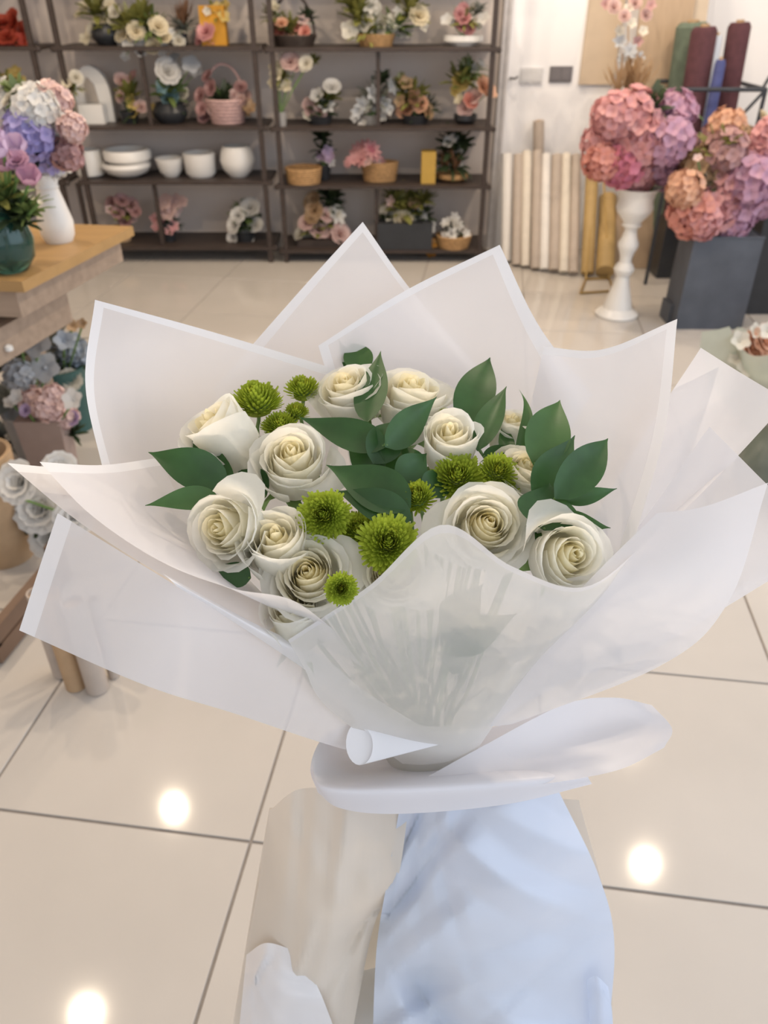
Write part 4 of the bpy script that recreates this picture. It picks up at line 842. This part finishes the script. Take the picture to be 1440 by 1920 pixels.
# pedestal vase with hydrangeas
vb = on_z(1155, 590); k = mpp(vb + Vector((0, 0, .3))); vh = on_y(1183, 352, vb.y).z
t = thing('pedestal_vase', 'tall white turned pedestal vase on the floor', 'vase', vb)
prof = [(0, 0), (39, 0), (41, 4), (38, 9), (30, 14), (27, 18), (24, 34), (15, 70), (12, 88), (17, 96), (19, 104), (15, 113), (11, 118), (11, 128), (14, 140), (18, 150), (19, 158), (14, 170), (11, 185), (12, 190), (18, 196), (15, 200), (20, 208), (30, 222), (33, 232), (30, 244), (33, 262), (38, 270), (34, 270), (28, 240), (0, 232)]
kz = vh / 270
obj('turned_body', G().lathe([(r * k, h * kz) for r, h in prof if h >= 18 or (r, h) == (0, 18)] , vb, 32), M_ceramic, t)
obj('foot', G().lathe([(r * k, h * kz) for r, h in prof[:6]] + [(0, 18 * kz)], vb, 32), M_ceramic, t)
def hydr(label, cpx, y, base, heads, fol, cat='hydrangeas', twigs=()):
    t = thing('hydrangea_bunch', label, cat, base); g = G(); q = random.Random(label)
    for fk, c, px, py, r in heads:
        p = on_y(px, py, y + q.uniform(-.10, .04)); ax = Vector(((px - cpx) * .01, -.6, .7)); 
        inst('hydrangea_head' if fk.startswith('hyd') else 'flower', KIT[fk], cmat(c), t, Matrix.Translation(p) @ rot_to(ax, q.uniform(0, 6)).to_matrix().to_4x4() @ Matrix.Scale(r * mpp(p), 4)); g.tube([base, (base + p) / 2 + Vector((0, .02, .02)), p], .004, 6)
    for fk, c, px, py, r in fol:
        p = on_y(px, py, y - .02); inst('foliage', KIT[fk], cmat(c), t, Matrix.Translation(p) @ rot_to((q.uniform(-.3, .3), -.3, 1), q.uniform(0, 6)).to_matrix().to_4x4() @ Matrix.Scale(r * mpp(p), 4))
    for tw in twigs: g.tube([on_y(px, py, y) for px, py in tw], .003, 5)
    obj('stems', g, M_stem, t); return t
hydr('pink hydrangea ball on the white pedestal vase', 1195, vb.y, Vector((vb.x + .06, vb.y, vh * .88)),
     [('hydrangea', 'pink', 1180, 222, 52), ('hydrangea2', 'pink', 1140, 268, 44), ('hydrangea', 'rose', 1165, 305, 44), ('hydrangea2', 'pink', 1205, 262, 46), ('hydrangea', 'mauve', 1252, 262, 46), ('hydrangea2', 'mauve', 1262, 215, 40), ('hydrangea', 'pink', 1195, 322, 38), ('hydrangea2', 'mauve', 1245, 312, 38), ('hydrangea', 'salmon', 1128, 302, 34), ('hydrangea2', 'pink', 1148, 218, 38)],
     [('foliage', 'dark', 1215, 215, 52)], twigs=[[(1230, 240), (1255, 190), (1290, 195), (1318, 225)]])
for px, py, r in ((1205, 165, 26), (1222, 160, 22), (1190, 172, 20)): pass
sb = on_z(1314, 604); kb = mpp(sb + Vector((0, 0, .25))); sh = on_y(1322, 436, sb.y).z
t = thing('zinc_bucket', 'slate grey tapered bucket holding pink hydrangeas', 'bucket', sb)
vessel('slab', sb, 124 * kb, 128 * kb, sh, M_slate, t); obj('rim', G().tube([(sb.x + a * 62 * kb, sb.y + b * 37 * kb, sh) for a, b in ((-1, -1), (1, -1), (1, 1), (-1, 1), (-1, -1))], .006, 6), M_slate, t)
o = obj('floor_lip', G().box((sb.x - .19, sb.y - .03, .0), (sb.x - .10, sb.y + .10, .10)), M_slate, t, smooth=False)
tagp = on_y(1352, 590, sb.y - .09); obj('green_sticker', G().box(tagp + Vector((-.03, -.004, -.012)), tagp + Vector((.03, .0, .012))), mat('sage_sticker', (.35, .42, .33), .7), t, smooth=False)
hydr('pink and peach hydrangeas filling the slate grey bucket', 1340, sb.y, Vector((sb.x, sb.y, sh * .7)),
     [('hydrangea', 'salmon', 1300, 400, 44), ('hydrangea2', 'pink', 1340, 385, 46), ('hydrangea', 'mauve', 1385, 385, 44), ('hydrangea2', 'mauve', 1405, 340, 46), ('hydrangea', 'peach', 1285, 355, 34), ('hydrangea2', 'tan', 1322, 320, 44), ('hydrangea', 'pink', 1425, 310, 44), ('hydrangea2', 'pink', 1365, 345, 42), ('hydrangea', 'mauve', 1375, 415, 32), ('hydrangea2', 'pink', 1320, 415, 32), ('hydrangea2', 'dusty', 1360, 285, 38), ('hydrangea', 'mauve', 1432, 370, 36), ('hydrangea2', 'pink', 1438, 260, 34), ('open', 'ivory', 1350, 272, 7), ('open', 'ivory', 1372, 275, 7), ('open', 'palepink', 1308, 298, 10)],
     [('foliage', 'olive', 1340, 300, 60), ('foliage2', 'dark', 1330, 350, 50)])
hydr('peach hydrangea heads standing behind the bucket flowers', 1360, 4.35, Vector((on_y(1362, 300, 4.35).x, 4.35, .55)), [('hydrangea', 'peach', 1362, 240, 34), ('hydrangea2', 'dusty', 1342, 262, 30), ('hydrangea2', 'tan', 1385, 262, 26), ('rosette', 'cream', 1428, 225, 18), ('rosette', 'cream', 1436, 245, 18)], [('foliage2', 'olive', 1365, 270, 44)])
bb = on_z(1425, 580); kb2 = mpp(bb + Vector((0, 0, .25))); t = thing('black_bucket', 'black tall bucket behind the slate bucket at the right edge', 'bucket', bb)
vessel('slab', bb, 108 * kb2, 92 * kb2, .60, M_black, t); obj('rim', G().tube([(bb.x + a * 54 * kb2, bb.y + b * 32 * kb2, .60) for a, b in ((-1, -1), (1, -1), (1, 1), (-1, 1), (-1, -1))], .006, 6), M_black, t)
bk = on_z(1256, 520); t = thing('dark_crate', 'low dark crate on the floor behind the slate bucket', 'crate', bk)
for a, b in (((-.09, -.02), (.07, 0)), ((-.09, .10), (.07, .12)), ((-.09, 0), (-.07, .10)), ((.05, 0), (.07, .10))):
    obj('side_panel', G().box((bk.x + a[0], bk.y + a[1], 0), (bk.x + b[0], bk.y + b[1], .34)), M_black, t, smooth=False)
rp = on_z(1462, 640); single('red_pot', G().lathe([(0, 0), (.055, 0), (.075, .16), (.07, .16), (.05, .03), (0, .03)], rp, 24), CM['red'], 'dull red pot at the right picture edge', 'pot', rp)
# nearer on the right: peach bouquet wrapped in sage paper, and a grey-green glass vase
pb = on_z(1408, 800); pb.z = 0.0
t = thing('peach_bouquet', 'peach and ivory flowers in sage paper at the right picture edge', 'bouquet', pb); yb = pb.y
g = G(); rows = []
for i in range(8):
    v = i / 7; rows.append([pb + Vector(((.04 + .11 * v) * math.cos(a) * (1 + .05 * math.sin(5 * a)), (.04 + .11 * v) * math.sin(a), .36 * v * (1 + .06 * math.sin(3 * a)))) for a in [j * 6.283 / 28 for j in range(29)]])
obj('wrap', g.grid(rows), thin('sage_wrap', (.58, .62, .52), .4, .1, .03, 20), t, sharp=None)
for fk, c, px, py, r in fl('rosette', 'peach', [(1405, 655, 36), (1440, 685, 38), (1428, 640, 34), (1445, 715, 24), (1460, 640, 26)]) + fl('open', 'ivory', [(1385, 640, 22), (1400, 690, 24), (1425, 700, 22), (1440, 622, 22), (1380, 672, 18), (1412, 622, 18)]) + fl('rosette', 'salmon', [(1448, 740, 22), (1430, 725, 16)]):
    p = on_y(px, py, yb + rnd.uniform(-.05, .05)); inst('flower', KIT[fk], cmat(c), t, Matrix.Translation(p) @ rot_to((rnd.uniform(-.4, .4), -.8, .6), rnd.uniform(0, 6)).to_matrix().to_4x4() @ Matrix.Scale(r * mpp(p), 4))
p = on_y(1342, 640, yb); single('sage_paper', G().grid([[on_y(1316, 622, yb), on_y(1345, 618, yb), on_y(1368, 612, yb)], [on_y(1312, 650, yb + .02), on_y(1345, 648, yb + .01), on_y(1385, 655, yb)], [on_y(1330, 720, yb), on_y(1360, 720, yb), on_y(1400, 720, yb)], [pb + Vector((-.08, 0, .05)), pb + Vector((-.03, 0, .03)), pb + Vector((0, 0, .03))]]), MATS['sage_wrap'], 'flap of pale sage paper behind the peach flowers', 'wrapping paper', pb, sharp=None)
gv = on_z(1440, 925); t = thing('glass_vase', 'grey-green glass vase low at the right picture edge', 'vase', gv)
M_ggl = mat('grey_green_glaze', (.14, .165, .14), .12, .2, 8, coat=.6)
obj('body', G().lathe([(0, 0), (.10, 0), (.135, .06), (.14, .14), (.10, .22), (.07, .26), (.085, .30), (.075, .30), (.06, .26), (0, .2)], gv, 32), M_ggl, t); obj('neck_ring', G().lathe([(.066, .255), (.076, .26), (.078, .268), (.066, .272)], gv, 32), M_ggl, t)

# ================================================================== BACKGROUND: left-hand table and the buckets under it
TZ = 0.80; M_oak = mat('oak_table_wood', (.40, .245, .10), .45, .07, 3, stretch=(1, 7, 7)); M_oak2 = mat('taupe_table_wood', (.36, .27, .20), .6, .12, 6, stretch=(1, 6, 6))
c0 = on_z(250, 424, TZ); c1 = on_z(42, 528, TZ); c2 = c1 + Vector((-1.3, .17, 0)); c3 = c0 + Vector((-1.25, .17, 0))
def prism(poly, z0, z1):
    n = len(poly); return G().add([Vector((p.x, p.y, z)) for z in (z0, z1) for p in poly], [tuple(reversed(range(n))), tuple(range(n, 2 * n))] + [(i, (i + 1) % n, n + (i + 1) % n, n + i) for i in range(n)])
ctr = (c0 + c1 + c2 + c3) / 4
t = thing('wooden_table', 'honey-coloured wooden display table at the left picture edge', 'table', (ctr.x, ctr.y, 0))
top_quad = [c1, c0, c3, c2]
for i in range(4):                                           # four planks side by side
    a, b = i / 4 + .0015, (i + 1) / 4 - .0015
    obj('tabletop_plank', prism([c1 + (c2 - c1) * a, c0 + (c3 - c0) * a, c0 + (c3 - c0) * b, c1 + (c2 - c1) * b], TZ - .03, TZ), M_oak, t, smooth=False)
shr = lambda p, s_: ctr + (p - ctr) * s_
obj('apron', prism([shr(p, .93) for p in top_quad], TZ - .11, TZ - .031), M_oak2, t, smooth=False)
d0 = on_z(124, 546, .655); d1 = d0 + (c1 - c0) * 1.0; dz = on_y(124, 602, d0.y).z
obj('lower_drawer_box', prism([d1, d0, d0 + Vector((-.9, .12, 0)), d1 + Vector((-.9, .12, 0))], dz, .655), M_oak2, t, smooth=False)
obj('drawer_knob', G().lathe([(0, -.012), (.012, -.006), (.012, .006), (0, .012)], d0 + (d1 - d0) * .55 + Vector((.008, 0, -.06)), 10), M_ceramic, t)
for p in top_quad:
    q = shr(p, .82) + Vector((-.30 if p in (c0, c1) else 0, 0, 0)); obj('leg', G().box((q.x - .03, q.y - .03, 0), (q.x + .03, q.y + .03, TZ - .115)), M_oak2, t, smooth=False)
# white vase of mixed flowers on the table
v0 = on_z(112, 452, TZ); k = mpp(v0); t = thing('tall_white_vase', 'tall white vase on the wooden table', 'vase', v0)
obj('body', G().lathe([(0, 0), (24 * k, 0), (30 * k, 12 * k), (32 * k, 35 * k), (24 * k, 70 * k), (18 * k, 95 * k), (24 * k, 118 * k), (20 * k, 118 * k), (15 * k, 95 * k), (0, 60 * k)], v0, 28), M_ceramic, t)
obj('neck_ring', G().lathe([(18 * k, 92 * k), (20.5 * k, 95 * k), (18 * k, 98 * k)], v0, 24), M_ceramic, t)
hydr('white, lavender and pink flower ball in the tall white vase', 85, v0.y, v0 + Vector((0, 0, 110 * k)),
     [('hydrangea2', 'white', 15, 200, 40), ('hydrangea', 'white', 65, 205, 42), ('hydrangea2', 'lavender', 55, 252, 44), ('hydrangea', 'lavender', 85, 290, 38), ('hydrangea2', 'palepink', 100, 192, 34), ('hydrangea', 'palepink', 135, 240, 26), ('hydrangea2', 'white', 105, 235, 30), ('hydrangea', 'dusty', 125, 290, 30), ('hydrangea2', 'white', 95, 310, 28), ('rosette', 'white', 10, 162, 18), ('rosette', 'ivory', 18, 190, 16), ('open', 'white', 60, 170, 18), ('open', 'palepink', 85, 168, 14), ('rosette', 'palepink', 110, 178, 16), ('open', 'white', 128, 318, 14), ('hydrangea', 'lilac', 32, 258, 28), ('hydrangea', 'lavender', 40, 235, 24)],
     [('foliage', 'green', 40, 190, 44), ('foliage2', 'dark', 70, 300, 44)], cat='mixed flowers')
g0 = on_z(22, 506, TZ); k = mpp(g0); t = thing('green_glass_vase', 'round dark green glass vase on the near corner of the table', 'vase', g0)
M_gg = glass('green_glass', (.10, .28, .22), .04)
obj('body', G().lathe([(0, 0), (30 * k, 0), (48 * k, 24 * k), (52 * k, 55 * k), (44 * k, 88 * k), (36 * k, 104 * k), (42 * k, 118 * k), (40 * k, 118 * k), (33 * k, 104 * k), (41 * k, 86 * k), (48 * k, 55 * k), (44 * k, 26 * k), (0, 6 * k)], g0, 32), M_gg, t)
obj('water', G().lathe([(0, 7 * k), (42 * k, 26 * k), (46.5 * k, 54 * k), (42 * k, 74 * k), (0, 74 * k)], g0, 28), mat('dark_green_water', (.02, .06, .05), .15, .2, 10), t)
hydr('pink tulips with green leaves in the round green glass vase', 25, g0.y, g0 + Vector((0, 0, 30 * k)),
     [('tulip', 'mauve', 56, 340, 26), ('tulip', 'lilac', 35, 285, 26), ('tulip', 'mauve', 18, 315, 26), ('tulip', 'lilac', 8, 290, 24), ('rosette', 'mauve', 34, 305, 24), ('open', 'cream', 30, 365, 7), ('open', 'cream', 75, 380, 6), ('open', 'cream', 60, 372, 6), ('tulip', 'lilac', 5, 262, 16)],
     [('foliage', 'green', 10, 385, 62), ('foliage', 'dark', 25, 410, 56), ('foliage2', 'green', 55, 400, 48), ('foliage', 'olive', 2, 375, 60), ('foliage', 'dark', 45, 420, 40)], cat='tulips')
# buckets and bunches on the floor under the table
def bunch(label, px, py, y, r, h, cm_, flowers, fol, cat='flower bucket', shape='pot'):
    b = on_y(px, py, y); b.z = 0.0; t = thing('flower_bucket', label, cat, b)
    vessel(shape, b, r * 2, r * 1.6, h, CM[cm_], t); g = G()
    for fk, c, fx, fy, rr in flowers:
        p = on_y(fx, fy, y + rnd.uniform(-.06, .04)); inst('flower' if not fk.startswith('hyd') else 'hydrangea_head', KIT[fk], cmat(c), t, Matrix.Translation(p) @ rot_to((rnd.uniform(-.5, .5), -.8, .6), rnd.uniform(0, 6)).to_matrix().to_4x4() @ Matrix.Scale(rr * mpp(p), 4)); g.tube([b + Vector((0, 0, h * .7)), p], .004, 5)
    for fk, c, fx, fy, rr in fol:
        p = on_y(fx, fy, y + .03); inst('foliage', KIT[fk], cmat(c), t, Matrix.Translation(p) @ rot_to((rnd.uniform(-.3, .3), -.3, 1), rnd.uniform(0, 6)).to_matrix().to_4x4() @ Matrix.Scale(rr * mpp(p), 4))
    obj('stems', g, M_stem, t); return t
bunch('blue-grey dried flowers in a dark pot at the table foot', 130, 760, 2.75, .10, .26, 'teal', fl('open', 'bluegrey', [(140, 648, 26), (120, 640, 22), (155, 660, 22), (100, 655, 20)]) + fl('hydrangea', 'bluegrey', [(135, 660, 30)]) + fl('rosette', 'ivory', [(132, 714, 24), (155, 708, 20)]) + fl('open', 'tan', [(135, 612, 14), (155, 608, 12)]), [('foliage', 'dark', 120, 690, 60), ('foliage2', 'grey', 110, 650, 56)])
bunch('silver-grey leaves and dusty blooms under the table', 55, 760, 2.45, .10, .22, 'grey', fl('orchid', 'silver', [(70, 640, 34), (85, 690, 30), (65, 600, 18)]) + fl('hydrangea2', 'silver', [(35, 705, 28)]) + fl('open', 'ivory', [(15, 640, 13), (40, 650, 12), (20, 800, 11), (35, 840, 11), (18, 820, 10)]), [('foliage', 'grey', 40, 760, 64), ('foliage2', 'dark', 20, 690, 56), ('foliage', 'grey', 20, 830, 50)])
bunch('small pink blossoms in a taupe square box under the table', 100, 862, 2.25, .075, .30, 'taupe', fl('hydrangea2', 'palepink', [(65, 755, 28), (90, 765, 26), (120, 780, 26), (100, 740, 20)]) + fl('open', 'white', [(35, 745, 18), (20, 755, 14), (125, 745, 20), (140, 750, 24)]) + fl('rosette', 'lilac', [(140, 785, 16), (50, 770, 14)]), [('foliage2', 'dark', 135, 815, 36)], shape='slab')
bunch('cream roses in a brown kraft cone at the left picture edge', 22, 1060, 1.90, .10, .36, 'kraft', fl('rosette', 'white', [(42, 905, 46), (80, 955, 52), (15, 935, 36), (98, 1010, 42), (115, 880, 36), (140, 970, 40)]), [('foliage', 'dark', 85, 985, 56), ('foliage2', 'dark', 30, 960, 50)])
M_crate = mat('dark_crate_wood', (.17, .11, .075), .7, .15, 8)
bs = on_z(20, 1190); t = thing('wooden_crate', 'brown wooden crate on the floor at the left picture edge', 'crate', bs + Vector((-.1, .1, 0)))
for i in range(2): obj('slat', prism([bs + Vector((-.45, -.06, 0)), bs + Vector((.03, -.12, 0)), bs + Vector((.034, -.095, 0)), bs + Vector((-.446, -.035, 0))], .012 + i * .055, .058 + i * .055), M_crate, t, smooth=False)
for i in range(2): obj('slat', prism([bs + Vector((.03, -.12, 0)), bs + Vector((.09, .24, 0)), bs + Vector((.066, .244, 0)), bs + Vector((.006, -.116, 0))], .012 + i * .055, .058 + i * .055), M_crate, t, smooth=False)
for c in ((.0, -.1), (-.43, -.04), (.055, .225)): obj('corner_post', G().box((bs.x + c[0] - .018, bs.y + c[1] - .0, 0), (bs.x + c[0] + .012, bs.y + c[1] + .03, .125)), M_crate, t, smooth=False)
for i, (px, py, r, h, m, wd) in enumerate([(118, 1262, 17, .27, M_r2, 'leftmost'), (144, 1286, 19, .30, M_kraft, 'second'), (184, 1292, 20, .29, M_r2, 'thickest'), (214, 1268, 10, .26, M_r2, 'slim rightmost')]):
    b = on_z(px, py); rr = r * mpp(b); t = thing('cardboard_tube', '%s of the brown cardboard tubes standing below the left front sheet' % wd, 'tube', b, 'cardboard tubes on the floor')
    obj('tube_wall', G().lathe([(rr * .85, .002), (rr, .002), (rr, h), (rr * .85, h), (rr * .85, .03)], b, 24), m, t); obj('end_cap', G().lathe([(0, h - .02), (rr * .84, h - .02), (rr * .84, h - .012), (0, h - .012)], b, 24), M_kraft, t)
